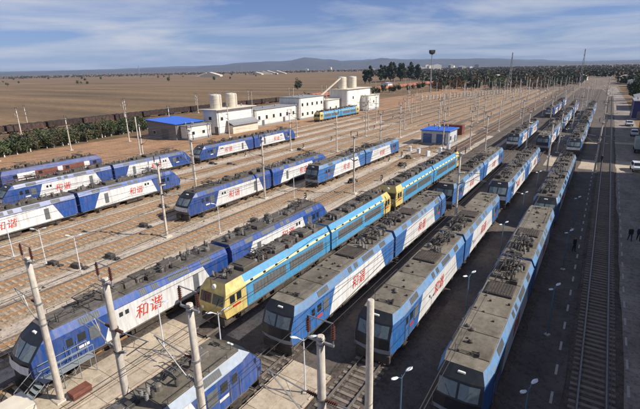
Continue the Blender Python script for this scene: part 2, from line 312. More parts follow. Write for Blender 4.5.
# ------------------------------------------------------------------ tracks
YARD = (-68.0, -75.0, -81.5, -88.0)
def rail_mesh(xc, y0, y1, top):
    g = G(); g.mi = 0
    g.box(xc - .065, xc + .065, y0, y1, 0.13, 0.155); g.box(xc - .012, xc + .012, y0, y1, 0.155, 0.25); g.box(xc - .036, xc + .036, y0, y1, 0.25, 0.288)
    g.mi = 1; g.box(xc - .03, xc + .03, y0, y1, 0.288, 0.291)
    return g
SLEEPER = {}
def sleeper_mesh(m):
    if m not in SLEEPER:
        g = G(); g.box(-1.25, 1.25, -.13, .13, 0.02, 0.14, 0.02)
        for sx in (-.72, .72):
            for e in (-.11, .11): g.box(sx + e - .035, sx + e + .035, -.06, .06, 0.14, 0.175)
        SLEEPER[m] = g.mesh('sleeper', m)
    return SLEEPER[m]
def track(x, y0, y1, label, bed, rail, sl=None, sy0=0, sy1=0, far=0, flush=False, group=None):
    t = empty('railway_track', (x, y0, 0)); tag(t, label, 'track', group)
    L = y1 - y0
    dz = -0.16 if flush else 0
    for s in (-.7525, .7525):
        o = rail_mesh(s, 0, L, 1).build('rail', rail, t, (0, 0, dz))
    if not flush:
        g = G(); n = max(2, int(L / 4)); kx = .85 if x == 2.0 else 1.0; bz = .118 if bed == 'ballast_tan' and x != -35.3 else .085; pr = ((-1.95 * kx, .012), (-1.45, bz), (1.45, bz), (1.95 * kx, .012)); rr = random.Random(int(-x * 10))
        for i in range(n + 1):
            for px, pz in pr: g.v.append((px * (1 + rr.uniform(-.10, .10) * (pz < .05)), L * i / n, pz + rr.uniform(-.014, .014) * (pz > .05)))
        for i in range(n):
            for k in range(3): g.f.append((i * 4 + k, i * 4 + k + 1, i * 4 + 5 + k, i * 4 + 4 + k)); g.m.append(0)
        g.build('ballast_bed', bed, t)
    if sl:
        me = sleeper_mesh(sl); y = sy0; rr = random.Random(3)
        while y < sy1:
            o = put('sleeper', me, t, (rr.uniform(-.03, .03), y - y0, rr.uniform(-.012, .006)), rr.uniform(-.012, .012)); y += .6
        if far > sy1:
            g = G(); y = sy1
            while y < far: g.box(-1.25, 1.25, y - y0 - .13, y - y0 + .13, .02, .135); y += .6
            o = g.build('sleepers', sl, t); o['kind'] = 'stuff'
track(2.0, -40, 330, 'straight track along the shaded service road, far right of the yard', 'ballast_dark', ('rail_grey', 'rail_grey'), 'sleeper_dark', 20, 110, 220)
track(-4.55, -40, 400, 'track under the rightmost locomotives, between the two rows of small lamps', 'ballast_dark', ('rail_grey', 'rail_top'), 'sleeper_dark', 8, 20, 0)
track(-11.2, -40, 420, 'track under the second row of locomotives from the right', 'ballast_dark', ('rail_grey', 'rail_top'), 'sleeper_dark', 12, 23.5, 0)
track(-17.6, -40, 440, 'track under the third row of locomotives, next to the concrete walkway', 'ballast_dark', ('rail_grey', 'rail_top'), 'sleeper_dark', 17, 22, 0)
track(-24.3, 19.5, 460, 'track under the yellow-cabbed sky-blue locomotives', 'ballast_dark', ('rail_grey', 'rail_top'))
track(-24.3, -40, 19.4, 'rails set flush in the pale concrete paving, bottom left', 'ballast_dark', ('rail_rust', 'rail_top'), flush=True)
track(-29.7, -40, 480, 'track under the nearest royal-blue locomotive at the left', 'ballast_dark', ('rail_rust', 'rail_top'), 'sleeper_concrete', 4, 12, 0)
track(-35.3, -40, 400, 'track with clearly ribbed sleepers just behind the nearest royal-blue locomotive', 'ballast_tan', ('rail_rust', 'rail_top'), 'sleeper_concrete', 6, 105, 260)
track(-41.2, -40, 400, 'track leading up to the short lighter-blue locomotive pair', 'ballast_tan', ('rail_rust', 'rail_top'), 'sleeper_concrete', 8, 62, 240)
track(-47.0, -40, 400, 'track leading up to the dark-nosed royal-blue locomotive in mid yard', 'ballast_tan', ('rail_rust', 'rail_top'), 'sleeper_concrete', 10, 40, 240)
track(-52.3, -40, 400, 'empty track, second from the royal-blue pair at the left edge', 'ballast_tan', ('rail_rust', 'rail_top'), 'sleeper_concrete', 10, 100, 240)
track(-56.9, -40, 400, 'empty track right beside the royal-blue pair at the left edge', 'ballast_tan', ('rail_rust', 'rail_top'), 'sleeper_concrete', 12, 100, 240)
track(-61.9, -40, 400, 'track under the royal-blue pair at the left edge', 'ballast_tan', ('rail_rust', 'rail_top'))
for x, o_ in zip(YARD, ('empty track just behind the royal-blue pair at the left edge', 'track under the locomotives in front of the blue-roofed shed', 'empty track behind the locomotives in front of the blue-roofed shed', 'track under the old blue, white and red locomotive')):
    track(x, -40, 385, o_, 'ballast_tan', ('rail_rust', 'rail_top'), group='far left yard tracks')
track(-93.0, 60, 385, 'track beside the white buildings, under the small far blue train', 'ballast_tan', ('rail_rust', 'rail_top'))
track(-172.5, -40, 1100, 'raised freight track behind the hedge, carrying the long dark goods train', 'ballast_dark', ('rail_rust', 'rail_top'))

# painted lane dashes along the road, each its own mark on the road
road = bpy.data.objects['service_road']
dash = G().box(-.075, .075, -.6, .6, 0.0, 0.004).mesh('lane_dash', 'road_paint')
for xd in (-.12, 3.95):
    y = 14.0
    while y < 118:
        put('lane_dash', dash, road, (xd, y, .0145)); y += 3.1
def crossing(name, x0, x1, y0, y1):  # pale concrete colour puts the sunlit gaps between hall shadows into the ground
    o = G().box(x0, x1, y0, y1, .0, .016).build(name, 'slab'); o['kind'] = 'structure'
crossing('lit_crossing_strip', -9.0, .9, 98.5, 108.5); crossing('lit_crossing_strip_road', 3.1, 9.55, 99.0, 110.5); crossing('lit_crossing_strip_middle', 1.28, 2.72, 97.5, 109.0)
crossing('far_lit_strip', 3.1, 9.55, 134.6, 137.4); crossing('far_lit_strip_track', -2.8, .9, 132.6, 135.2)  # thin sunlit gap painted as pale slab
# concrete walkway and paving slabs
def slabs(name, x0, x1, y0, y1, nx, ly, z, th=0.14, notch=False):
    b = G().box(x0 + .05, x1 - .05, y0, y1 - .05, 0.0, z - .03).build(name, 'slab'); b['kind'] = 'structure'
    wx = (x1 - x0) / nx; me = G().box(-wx / 2 + .012, wx / 2 - .012, -ly / 2 + .012, ly / 2 - .012, z - .09, z, .012).mesh('slab', 'slab')
    rr = random.Random(9); y = y1 - ly / 2
    while y > y0:
        for i in range(nx): put('slab', me, b, (x0 + wx * (i + .5), y, rr.uniform(-.006, .006)), rr.uniform(-.002, .002))
        y -= ly
    if notch:
        pm = G().box(-.07, .07, -.22, .22, z - .03, z + .055, .02).mesh('kerb_block', 'slab')
        for xx in (x0 + .09, x1 - .09):
            y = y1 - .3
            while y > y0: put('kerb_block', pm, b, (xx, y, 0)); y -= .72
    return b
slabs('paved_apron', -28.0, -25.2, 2.0, 22.4, 2, 1.6, .10)
slabs('paved_apron_centre', -25.16, -23.44, 2.0, 19.2, 1, 1.6, .115)
slabs('paved_apron_inner', -23.4, -20.0, 2.0, 19.6, 2, 1.6, .10)
slabs('concrete_walkway', -16.05, -12.75, 4.0, 20.6, 2, 1.65, .30, notch=True)

# ================================================================== LOCOMOTIVES
WHEEL = G().lathe([(.20, -.07), (.50, -.07), (.62, -.065), (.62, .05), (.66, .06), (.66, .085), (.30, .085), (.12, .14)], n=18, axis='x').mesh('wheel', 'wheel_steel')
INS = G().lathe([(.10, 0), (.10, .04)] + [q for i in range(4) for q in ((.055, .06 + i * .09), (.115, .09 + i * .09), (.055, .12 + i * .09))] + [(.05, .46)], n=8)
INS_B = INS.mesh('insulator', 'gear'); INS_G = INS.mesh('insulator', 'insulator_grey')
def text_mesh(body, size, m, shear=0.18, fat=0.022, space=1.0):
    cu = bpy.data.curves.new('lettering', 'FONT'); cu.body = body; cu.size = size; cu.align_x = 'CENTER'; cu.align_y = 'CENTER'; cu.shear = shear; cu.offset = fat; cu.space_character = space
    cu.extrude = 0.004; cu.resolution_u = 3
    ob = bpy.data.objects.new('lettering', cu); C.objects.link(ob)
    dg = bpy.context.evaluated_depsgraph_get(); me = bpy.data.meshes.new_from_object(ob.evaluated_get(dg))
    bpy.data.objects.remove(ob); me.materials.clear(); me.materials.append(MATS[m]); me.name = 'lettering'
    return me
HEXIE = text_mesh('\u548c\u8c10', 1.2, 'red_paint', fat=0.006, space=1.12)

def bogie(p, y):
    b = G()
    for s in (-1, 1):
        b.box(s * 1.12 - .1, s * 1.12 + .1, -1.9, 1.9, .62, .86)
        for yy in (-1.4, 1.4):
            b.box(s * 1.16 - .16, s * 1.16 + .16, yy - .24, yy + .24, .38, .74)
            for k in (-.45, .45): b.tube((s * 1.16, yy + k, .72), (s * 1.16, yy + k, 1.06), .10, 7)
        b.tube((s * 1.28, -.9, .9), (s * 1.28, .6, .66), .05, 5)
    b.box(-1.05, 1.05, -.3, .3, .5, .95)
    o = kid(p, 'bogie', b, 'bogie_dark', (0, y, 0))
    for yy in (-1.4, 1.4):
        for s in (-1, 1): kid(o, 'wheel', WHEEL, None, (s * .74, yy, .93 - .62 + .29 - .0), 0 if s > 0 else math.pi)
    return o

def pantograph(p, y, z, flip=1):
    fr = G()
    fr.tube((-.55, -.75, .5), (-.55, .75, .5), .045, 5).tube((.55, -.75, .5), (.55, .75, .5), .045, 5).tube((-.55, -.75, .5), (.55, -.75, .5), .045, 5).tube((-.55, .75, .5), (.55, .75, .5), .045, 5).tube((-.6, 0, .53), (.6, 0, .53), .06, 6)
    o = kid(p, 'pantograph', fr, 'gear', (0, y, z), 0 if flip > 0 else math.pi)
    lo = G().tube((-.12, -.6, .55), (-.05, 1.0, .80), .06, 6).tube((.2, -.6, .55), (.06, 1.0, .80), .035, 5)
    kid(o, 'lower_arm', lo, 'gear')
    upa = G().tube((-.30, 1.0, .82), (-.48, -.75, .92), .032, 5).tube((.30, 1.0, .82), (.48, -.75, .92), .032, 5).tube((-.30, 1.0, .82), (.30, 1.0, .82), .045, 5).tube((-.4, .1, .87), (.42, -.35, .9), .018, 4).tube((.4, .1, .87), (-.42, -.35, .9), .018, 4)
    kid(o, 'upper_arm', upa, 'gear')
    hd = G()
    for yy in (-.92, -.6):
        hd.tube((-.55, yy, 1.0), (.55, yy, 1.0), .035, 5)
        for s in (-1, 1): hd.tube((s * .55, yy, 1.0), (s * .95, yy, .80), .022, 5)
    for s in (-.4, .4): hd.tube((s, -.92, .98), (s, -.6, .98), .02, 4).tube((s, -.76, .9), (s, -.76, 1.0), .03, 4)
    kid(o, 'collector_head', hd, 'gear_mid')
    for xx, yy in ((-.55, -.7), (.55, -.7), (0, .75)): kid(o, 'insulator', INS_B, None, (xx, yy, .02))
    return o

def roof_gear(p, y0, y1, z, seed, dense=1.0):
    rr = random.Random(seed); y = y0
    while y < y1:
        k = rr.random(); x = rr.uniform(-.75, .75)
        if k < .34:
            for j in range(2):
                kid(p, 'insulator', INS_G if rr.random() < .5 else INS_B, None, (x + j * .4 - .2, y + rr.uniform(-.15, .15), z))
        elif k < .55:
            a, b = rr.uniform(.2, .45), rr.uniform(.2, .5); h = rr.uniform(.2, .5)
            kid(p, 'roof_box', G().box(-a, a, -b, b, 0, h, .03).box(-a * .6, a * .6, -b * .6, b * .6, h, h + .06), rr.choice(['gear', 'gear_mid', 'roof_grey']), (x, y, z))
        elif k < .78:
            l = rr.uniform(.5, 1.2); h = rr.uniform(.45, .6); g = G().tube((0, -l, h), (0, l, h), .028, 5).tube((0, -l, 0), (0, -l, h), .03, 5).tube((0, l, 0), (0, l, h), .03, 5).tube((0, 0, h), (rr.choice((-.5, .5)), rr.uniform(-.3, .3), .1), .02, 4)
            kid(p, 'busbar', g, 'gear', (x, y, z))
        else:
            g = G().lathe([(.22, 0), (.22, .28), (.16, .36), (.06, .4)], n=9); kid(p, 'breaker', g, rr.choice(['gear', 'gear_mid']), (x, y, z))
        y += rr.uniform(.28, .6) / dense

def harmony(name, L, side, edge, roof, white='white_paint', nose='boxy', dense_roof=False, seed=1):
    """one cab-ended section of a two-section electric locomotive; cab at -Y"""
    p = proto(name); rr = random.Random(seed); y0, y1 = -L / 2, L / 2
    zb, zs, zt = 1.08, 3.28, 3.86; W, WR = 1.5, 1.23
    F = [(1.0, .30), (1.55, .0), (2.25, .10), (3.28, .52), (3.86, .95)] if nose == 'boxy' else [(1.0, .35), (1.6, .0), (2.15, .12), (3.28, 1.05), (3.86, 1.75)]
    def fy(z):
        for (a, b), (c, d) in zip(F, F[1:]):
            if a <= z <= c: return y0 + b + (d - b) * (z - a) / (c - a)
        return y0
    ky = y0 + 1.9; nx = .88
    b = G()
    pb0, pb1 = y0 + 5.0, y1 - 2.0; pt0, pt1 = y0 + 5.9, y1 - 3.1
    for s in (-1, 1):
        # cab side
        zl = [1.0, 1.55, 2.25, zs]
        for z0, z1 in zip(zl, zl[1:]):
            q = [(s * W * nx, fy(z0), z0), (s * W, ky, z0), (s * W, ky, z1), (s * W * nx, fy(z1), z1)]; b.face(q if s > 0 else q[::-1], 0)
        def quad(a0, a1, c0, c1, mi):
            q = [(s * W, a0, zb), (s * W, a1, zb), (s * W, c1, zs), (s * W, c0, zs)]; b.face(q if s > 0 else q[::-1], mi)
        quad(ky, pb0, ky, pt0, 0); quad(pb0, pb1, pt0, pt1, 1); quad(pb1, y1, pt1, y1, 0)
    b.face([(W, y1, zb), (-W, y1, zb), (-W, y1, zs), (W, y1, zs)], 0); b.face([(W, y1, zs), (-W, y1, zs), (-WR, y1, zt), (WR, y1, zt)], 0)
    kid(p, 'body', b, [side, white])
    # roof edge band
    e = G()
    for s in (-1, 1):
        pts = [(s * W * nx, fy(zs), zs), (s * W, ky, zs), (s * WR, ky, zt), (s * WR * nx, fy(zt), zt)]; e.face(pts if s > 0 else pts[::-1])
        pts = [(s * W, ky, zs), (s * W, y1, zs), (s * WR, y1, zt), (s * WR, ky, zt)]; e.face(pts if s > 0 else pts[::-1])
        e.tube((s * (W + .012), ky, zs), (s * (W + .012), y1, zs), .025, 5)
    kid(p, 'roof_edge', e, edge)
    # vents on the roof edge
    nrm = Vector((zt - zs, 0, W - WR)).normalized()
    for s in (-1, 1):
        for a, l in ((.20, 1.5), (.47, .6), (.53, .6), (.62, 2.2), (.82, 1.2)):
            yy = y0 + a * L; g = G()
            def P_(t, yv, o): 
                return (s * (W + (WR - W) * t + nrm.x * o), yv, zs + (zt - zs) * t + nrm.z * o)
            q = [P_(.14, yy, .012), P_(.14, yy + l, .012), P_(.86, yy + l, .012), P_(.86, yy, .012)]; g.face(q if s > 0 else q[::-1])
            nsl = int(l / .15)
            for i in range(nsl):
                ya = yy + .05 + i * .15; q = [P_(.16, ya, .03), P_(.16, ya + .06, .015), P_(.84, ya + .06, .015), P_(.84, ya, .03)]; g.face(q if s > 0 else q[::-1])
            kid(p, 'roof_vent', g, 'grille')
    # front
    f = G(); Z = [1.0, 1.55, 2.25, zs, zt]
    def fx(z): return (W if z <= zs else WR) * nx
    for i, (z0, z1) in enumerate(zip(Z, Z[1:])):
        for (xa, xb, ba, bb) in ((-1, -.45, 0, .16), (-.45, .45, .16, .16), (.45, 1, .16, 0)):
            f.face([(xa * fx(z0), fy(z0) - ba, z0), (xb * fx(z0), fy(z0) - bb, z0), (xb * fx(z1), fy(z1) - bb * (z1 < zt), z1), (xa * fx(z1), fy(z1) - ba * (z1 < zt), z1)], 0 if i > 0 else 1)
    kid(p, 'front_panel', f, ['black_mask', 'roof_pale' if nose == 'boxy' else 'gear_mid'])
    if nose != 'boxy':
        nb = G()
        for (xa, xb, ba, bb) in ((-1, -.45, 0, .16), (-.45, .45, .16, .16), (.45, 1, .16, 0)):
            za, zc = 1.58, 2.12; nb.face([(xa * fx(za), fy(za) - ba - .02, za), (xb * fx(za), fy(za) - bb - .02, za), (xb * fx(zc), fy(zc) - bb - .02, zc), (xa * fx(zc), fy(zc) - ba - .02, zc)])
        kid(p, 'nose_band', nb, white)
    # windshields, headlights
    for s in (-1, 1):
        za, zc = 2.36, 3.16; g = G()
        def wq(xa, xb, oa, ob):
            q = [(s * xa * fx(za), fy(za) - oa, za), (s * xb * fx(za), fy(za) - ob, za), (s * xb * fx(zc), fy(zc) - ob, zc), (s * xa * fx(zc), fy(zc) - oa, zc)]; g.face(q if s > 0 else q[::-1])
        wq(.05, .45, .18, .18); wq(.45, .86, .18, .062)
        o = kid(p, 'windshield', g, 'cab_glass')
        kid(o, 'wiper', G().tube((s * .35, fy(za) - .21, za), (s * .75, fy(2.9) - .18, 2.9), .014, 4), 'gear_mid')
        kid(p, 'headlight', G().lathe([(.13, 0), (.13, .06), (.09, .07)], (s * .85, fy(1.75) - .06, 1.75), 10, 'y'), 'lamp_lens')
        kid(p, 'handrail', G().tube((s * 1.36, fy(1.2) - .06, 1.15), (s * 1.36, fy(2.2) - .06, 2.2), .018, 5), 'galvanised')
    kid(p, 'top_lamp', G().box(-.22, .22, fy(3.55) - .08, fy(3.55) + .12, 3.48, 3.66, .03), 'lamp_lens')
    # roof with panel seams
    r = G(); r.face([(-WR * nx, fy(zt), zt), (WR * nx, fy(zt), zt), (WR, ky, zt), (-WR, ky, zt)]).face([(-WR, ky, zt), (WR, ky, zt), (WR, y1, zt), (-WR, y1, zt)])
    ro = kid(p, 'roof', r, roof)
    npan = 6; ys = ky + .1; pl = (y1 - ys) / npan
    for i in range(npan):
        if (not dense_roof and i == 3) : continue
        kid(ro, 'roof_panel', G().box(-WR + .05, WR - .05, ys + i * pl + .03, ys + (i + 1) * pl - .03, zt + .003, zt + .05, .02), roof)
    if not dense_roof:
        i = 3; h = G(); a, c = ys + i * pl + .25, ys + (i + 1) * pl - .3
        h.box(-.95, .95, a, c, zt + .003, zt + .16, .02); kid(ro, 'roof_hatch', h, 'gear')
        h2 = G()
        for k in range(9): xx = -.86 + k * .2; h2.box(xx, xx + .12, a + .08, c - .08, zt + .16, zt + .19)
        kid(ro, 'hatch_grille', h2, 'bogie_dark')
        for k in range(11):
            a, d = rr.uniform(-1, 1), rr.uniform(ky, y0 + .6 * L); kid(ro, 'lifting_lug', G().box(-.07, .07, -.06, .06, 0, rr.uniform(.07, .15), .02), 'gear', (a, d, zt + .05))
        for k in range(3): kid(ro, 'air_vent', G().lathe([(.13, 0), (.13, .12), (.18, .13), (.10, .2)], (rr.uniform(-.8, .8), rr.uniform(ky + 1, y0 + .5 * L), zt + .05), 9), roof)
    hn = G()
    for j, (yy, l) in enumerate(((0, .6), (.16, .45))): hn.lathe([(.03, 0), (.04, l * .7), (.11, l)], (.1 * j, ky + .25 + yy, zt + .16), 8, 'x').tube((.1 * j + .1, ky + .25 + yy, zt + .04), (.1 * j + .1, ky + .25 + yy, zt + .16), .03, 5)
    hn.tube((-.5, ky + .3, zt + .12), (.5, ky + .3, zt + .12), .02, 4); kid(p, 'horn', hn, 'gear')
    an = G().tube((-.8, ky + .2, zt), (-.8, ky + .2, zt + .55), .018, 4).tube((-.8, ky + .2, zt + .4), (-.55, ky + .35, zt + .4), .014, 4); kid(p, 'antenna', an, 'gear')
    rail_ = G()
    for k in range(4): rail_.tube((-WR + .05, ky + .9 + k * 1.4, zt), (-WR + .05, ky + .9 + k * 1.4, zt + .32), .018, 4)
    rail_.tube((-WR + .05, ky + .9, zt + .32), (-WR + .05, ky + 5.1, zt + .32), .018, 4); kid(p, 'roof_rail', rail_, 'gear')
    if dense_roof:
        pantograph(p, y0 + 5.2, zt + .05, -1); roof_gear(p, y0 + 3.2, y0 + 4.2, zt + .05, seed + 3); roof_gear(p, y0 + 6.6, y1 - .4, zt + .05, seed + 4, 1.1)
        for a in (.50, .66): kid(p, 'equipment_box', G().box(-.85, .35, y0 + a * L, y0 + a * L + 1.5, zt + .05, zt + .42, .06), 'roof_dark')
    else:
        pantograph(p, y1 - 2.6, zt + .05, -1); roof_gear(p, y1 - 5.0, y1 - .3, zt + .05, seed + 5, 1.9)
    # side details
    for s in (-1, 1):
        d = G(); X = s * (W + .012)
        d.box(min(X, X - s * .03), max(X, X - s * .03), y0 + 2.35, y0 + 3.0, 1.12, 3.0); do = kid(p, 'cab_door', d, side)
        X2 = s * (W + .02); kid(do, 'door_window', G().box(min(X2, X2 - s * .03), max(X2, X2 - s * .03), y0 + 2.46, y0 + 2.89, 2.25, 2.85), 'glass')
        for yy in (y0 + 2.28, y0 + 3.07): kid(do, 'door_handrail', G().tube((s * (W + .06), yy, 1.05), (s * (W + .06), yy, 2.5), .02, 5), 'galvanised')
        kid(p, 'side_window', G().box(s * W - .02, s * W + .02, y0 + 1.95 + .0, y0 + 2.2, 2.2, 2.8) if False else G().box(s * W - .022, s * W + .022, y0 + 3.25, y0 + 3.8, 2.25, 2.85, 0), 'glass')
        gl = G(); gl.box(s * W - .03, s * W + .03, y0 + 4.05, y0 + 4.85, 1.9, 2.9)
        for k in range(6): gl.box(s * W - .05, s * W + .05, y0 + 4.07, y0 + 4.83, 1.95 + k * .155, 1.99 + k * .155)
        kid(p, 'side_grille', gl, 'grille')
        t = kid(p, 'lettering', HEXIE, None); t.location = (s * (W + .012), pb0 + (pb1 - pb0) * (.46 if nose == 'boxy' else .36), 2.05)
        t.rotation_euler = Matrix(((0, 0, s), (s, 0, 0), (0, 1, 0))).to_euler()
        kid(p, 'number_plate', G().box(min(s * W, s * (W + .015)), max(s * W, s * (W + .015)), y0 + 3.2, y0 + 3.95, 1.72, 1.92), 'sign_red' if nose == 'boxy' else 'white_paint')
        win2 = G().box(s * W - .022, s * W + .022, pt0 + .5, pt0 + .8, 2.5, 2.85).box(s * W - .022, s * W + .022, pt0 + 1.0, pt0 + 1.3, 2.5, 2.85)
        if nose != 'boxy': kid(p, 'porthole', win2, 'glass'); kid(p, 'equipment_door', G().box(s * W - .024, s * W + .024, pt1 - 1.2, pt1 - .6, 1.4, 2.9), 'grille')
        sk = G().box(min(s * 1.36, s * 1.44), max(s * 1.36, s * 1.44), y0 + 1.6, y1 - .2, .92, 1.075); kid(p, 'skirt', sk, 'gear_mid')
        for a in (y0 + 2.4, y1 - .9):
            st = G()
            for k in range(3): st.box(s * 1.4 - .12, s * 1.4 + .12, a, a + .55, .35 + k * .28, .38 + k * .28)
            kid(p, 'step', st, 'gear')
    kid(p, 'underframe', G().box(-1.34, 1.34, y0 + .4, y1 - .05, .86, 1.07).box(-1.2, 1.2, -1.6, 1.6, .35, .86, .05).box(-1.3, 1.3, -1.3, -.3, .42, .8), 'bogie_dark')
    kid(p, 'pilot', G().box(-1.3, 1.3, y0 + .12, y0 + .4, .32, .98, .03), 'gear')
    kid(p, 'coupler', G().box(-.14, .14, y0 - .35, y0 + .2, .72, .98).box(-.2, .2, y0 - .45, y0 - .2, .68, 1.02), 'gear')
    kid(p, 'gangway', G().box(-.55, .55, y1, y1 + .28, 1.1, 3.1).box(-.6, .6, y1 + .06, y1 + .12, 1.05, 3.15), 'black_mask')
    bogie(p, y0 + 4.2); bogie(p, y1 - 4.2)
    return p

def yellow_cab(name, L, seed=2):
    p = proto(name); y0, y1 = -L / 2, L / 2; zb, zs, zt = 1.08, 3.05, 3.8; W, WR = 1.5, 1.05
    F = [(1.0, .25), (1.9, .0), (3.05, .35), (3.8, .75)]
    def fy(z):
        for (a, b), (c, d) in zip(F, F[1:]):
            if a <= z <= c: return y0 + b + (d - b) * (z - a) / (c - a)
        return y0
    ky = y0 + 2.6
    b = G(); cabg = G(); e = G(); rb = G()
    for s in (-1, 1):
        for z0, z1 in ((1.0, 1.9), (1.9, zs)):
            q = [(s * W * .95, fy(z0), z0), (s * W, ky, z0), (s * W, ky, z1), (s * W * .95, fy(z1), z1)]; cabg.face(q if s > 0 else q[::-1])
        q = [(s * W * .95, fy(zs), zs), (s * W, ky, zs), (s * WR, ky, zt), (s * WR, fy(zt), zt)]; cabg.face(q if s > 0 else q[::-1])
        q = [(s * W, ky, zb), (s * W, y1, zb), (s * W, y1, zs), (s * W, ky, zs)]; b.face(q if s > 0 else q[::-1])
        zm = 3.25; xm = W + (WR - W) * (zm - zs) / (zt - zs)
        q = [(s * W, ky, zs), (s * W, y1, zs), (s * xm, y1, zm), (s * xm, ky, zm)]; e.face(q if s > 0 else q[::-1])
        q = [(s * xm, ky, zm), (s * xm, y1, zm), (s * WR, y1, zt), (s * WR, ky, zt)]; rb.face(q if s > 0 else q[::-1])
    Z = [1.0, 1.9, zs, zt]; FXS = {1.0: W * .95, 1.9: W * .95, zs: W * .95, zt: WR}
    for z0, z1 in zip(Z, Z[1:]):
        cabg.face([(-FXS[z0], fy(z0), z0), (FXS[z0], fy(z0), z0), (FXS[z1], fy(z1), z1), (-FXS[z1], fy(z1), z1)])
    b.face([(W, y1, zb), (-W, y1, zb), (-W, y1, zs), (W, y1, zs)]); b.face([(W, y1, zs), (-W, y1, zs), (-WR, y1, zt), (WR, y1, zt)])
    kid(p, 'cab', cabg, 'cab_yellow'); kid(p, 'body', b, 'sky_blue'); kid(p, 'stripe', e, 'pale_yellow'); kid(p, 'roof_edge', rb, 'sky_blue')
    for s in (-1, 1):
        for xa, xb in ((.08, 1.28),):
            za, zc = 2.12, 2.92; g = G(); q = [(s * xa, fy(za) - .02, za), (s * xb, fy(za) - .02, za), (s * xb, fy(zc) - .02, zc), (s * xa, fy(zc) - .02, zc)]; g.face(q if s > 0 else q[::-1])
            o = kid(p, 'windshield', g, 'glass'); kid(o, 'wiper', G().tube((s * .6, fy(za) - .05, za - .05), (s * .8, fy(2.7) - .05, 2.7), .014, 4), 'gear')
        kid(p, 'headlight', G().lathe([(.14, 0), (.14, .08), (.1, .09)], (s * 1.0, fy(1.55) - .08, 1.55), 10, 'y'), 'lamp_lens')
        for ya in (y0 + .75, y0 + 1.5): kid(p, 'cab_window', G().box(s * W * .97 - .05, s * W * .97 + .05, ya, ya + .5, 2.15, 2.85), 'glass')
        kid(p, 'number_plate', G().box(min(s * W * .96, s * W * .96 + s * .06), max(s * W * .96, s * W * .96 + s * .06), y0 + 1.0, y0 + 1.9, 1.72, 1.9), 'sign_red')
        # louvre bay: frame and slats
        for a0, a1 in ((ky + .9, 0.1), (.7, y1 - 1.4)):
            fr = kid(p, 'louvre_bay', G().box(s * W - .015, s * W + .015, a0, a1, 1.75, 2.72), 'gear_mid')
            n = int((a1 - a0) / .42)
            sm = G().box(-.03, .03, -.16, .16, 1.8, 2.67, .015).mesh('louvre', 'grille')
            for i in range(n): kid(fr, 'louvre', sm, None, (s * W, a0 + .21 + i * (a1 - a0) / n, 0))
        for i in range(8):
            ya = ky + .8 + i * (y1 - ky - 1.6) / 7; xm = W - (W - WR) * .13
            kid(p, 'porthole', G().box(s * xm - .045, s * xm + .045, ya - .14, ya + .14, 3.08, 3.24), 'glass')
        for a in (y0 + 2.75, y1 - .8):
            X = s * (W + .012); do = kid(p, 'side_door', G().box(min(X, X - s * .03), max(X, X - s * .03), a, a + .6, 1.12, 2.9), 'sky_blue')
            kid(do, 'door_handrail', G().tube((s * (W + .06), a - .05, 1.0), (s * (W + .06), a - .05, 2.4), .02, 5), 'galvanised')
        kid(p, 'skirt', G().box(min(s * 1.3, s * 1.42), max(s * 1.3, s * 1.42), y0 + 1.6, y1 - .2, .90, 1.075), 'gear_mid')
    kid(p, 'roof', G().face([(-WR, fy(zt), zt), (WR, fy(zt), zt), (WR, y1, zt), (-WR, y1, zt)]), 'roof_dark')
    for i, (a, l) in enumerate(((3.2, 1.7), (7.4, 1.9), (9.7, 1.5), (12.0, 1.6))):
        kid(p, 'equipment_box', G().box(-.9, .8, y0 + a, y0 + a + l, zt + .003, zt + .34, .06).box(-.6, .5, y0 + a + .2, y0 + a + l - .2, zt + .34, zt + .42), 'roof_grey' if i % 2 else 'roof_dark')
    pantograph(p, y0 + 6.1, zt, 1); roof_gear(p, y0 + 1.0, y0 + 3.0, zt, seed, 1.5); roof_gear(p, y0 + 5.0, y1 - .3, zt, seed + 1, 1.6)
    kid(p, 'top_lamp', G().lathe([(.2, 0), (.2, .2), (.14, .22)], (0, fy(3.45) - .12, 3.4), 10, 'y'), 'lamp_lens')
    kid(p, 'underframe', G().box(-1.34, 1.34, y0 + .4, y1 - .05, .86, 1.07).box(-1.2, 1.2, -1.4, 1.4, .35, .86, .05), 'bogie_dark')
    kid(p, 'pilot', G().box(-1.3, 1.3, y0 + .1, y0 + .4, .32, .98, .03), 'gear')
    kid(p, 'coupler', G().box(-.14, .14, y0 - .35, y0 + .2, .72, .98).box(-.2, .2, y0 - .45, y0 - .2, .68, 1.02), 'gear')
    kid(p, 'gangway', G().box(-.55, .55, y1, y1 + .28, 1.1, 3.0), 'black_mask')
    bogie(p, y0 + 3.6); bogie(p, y1 - 3.6)
    return p

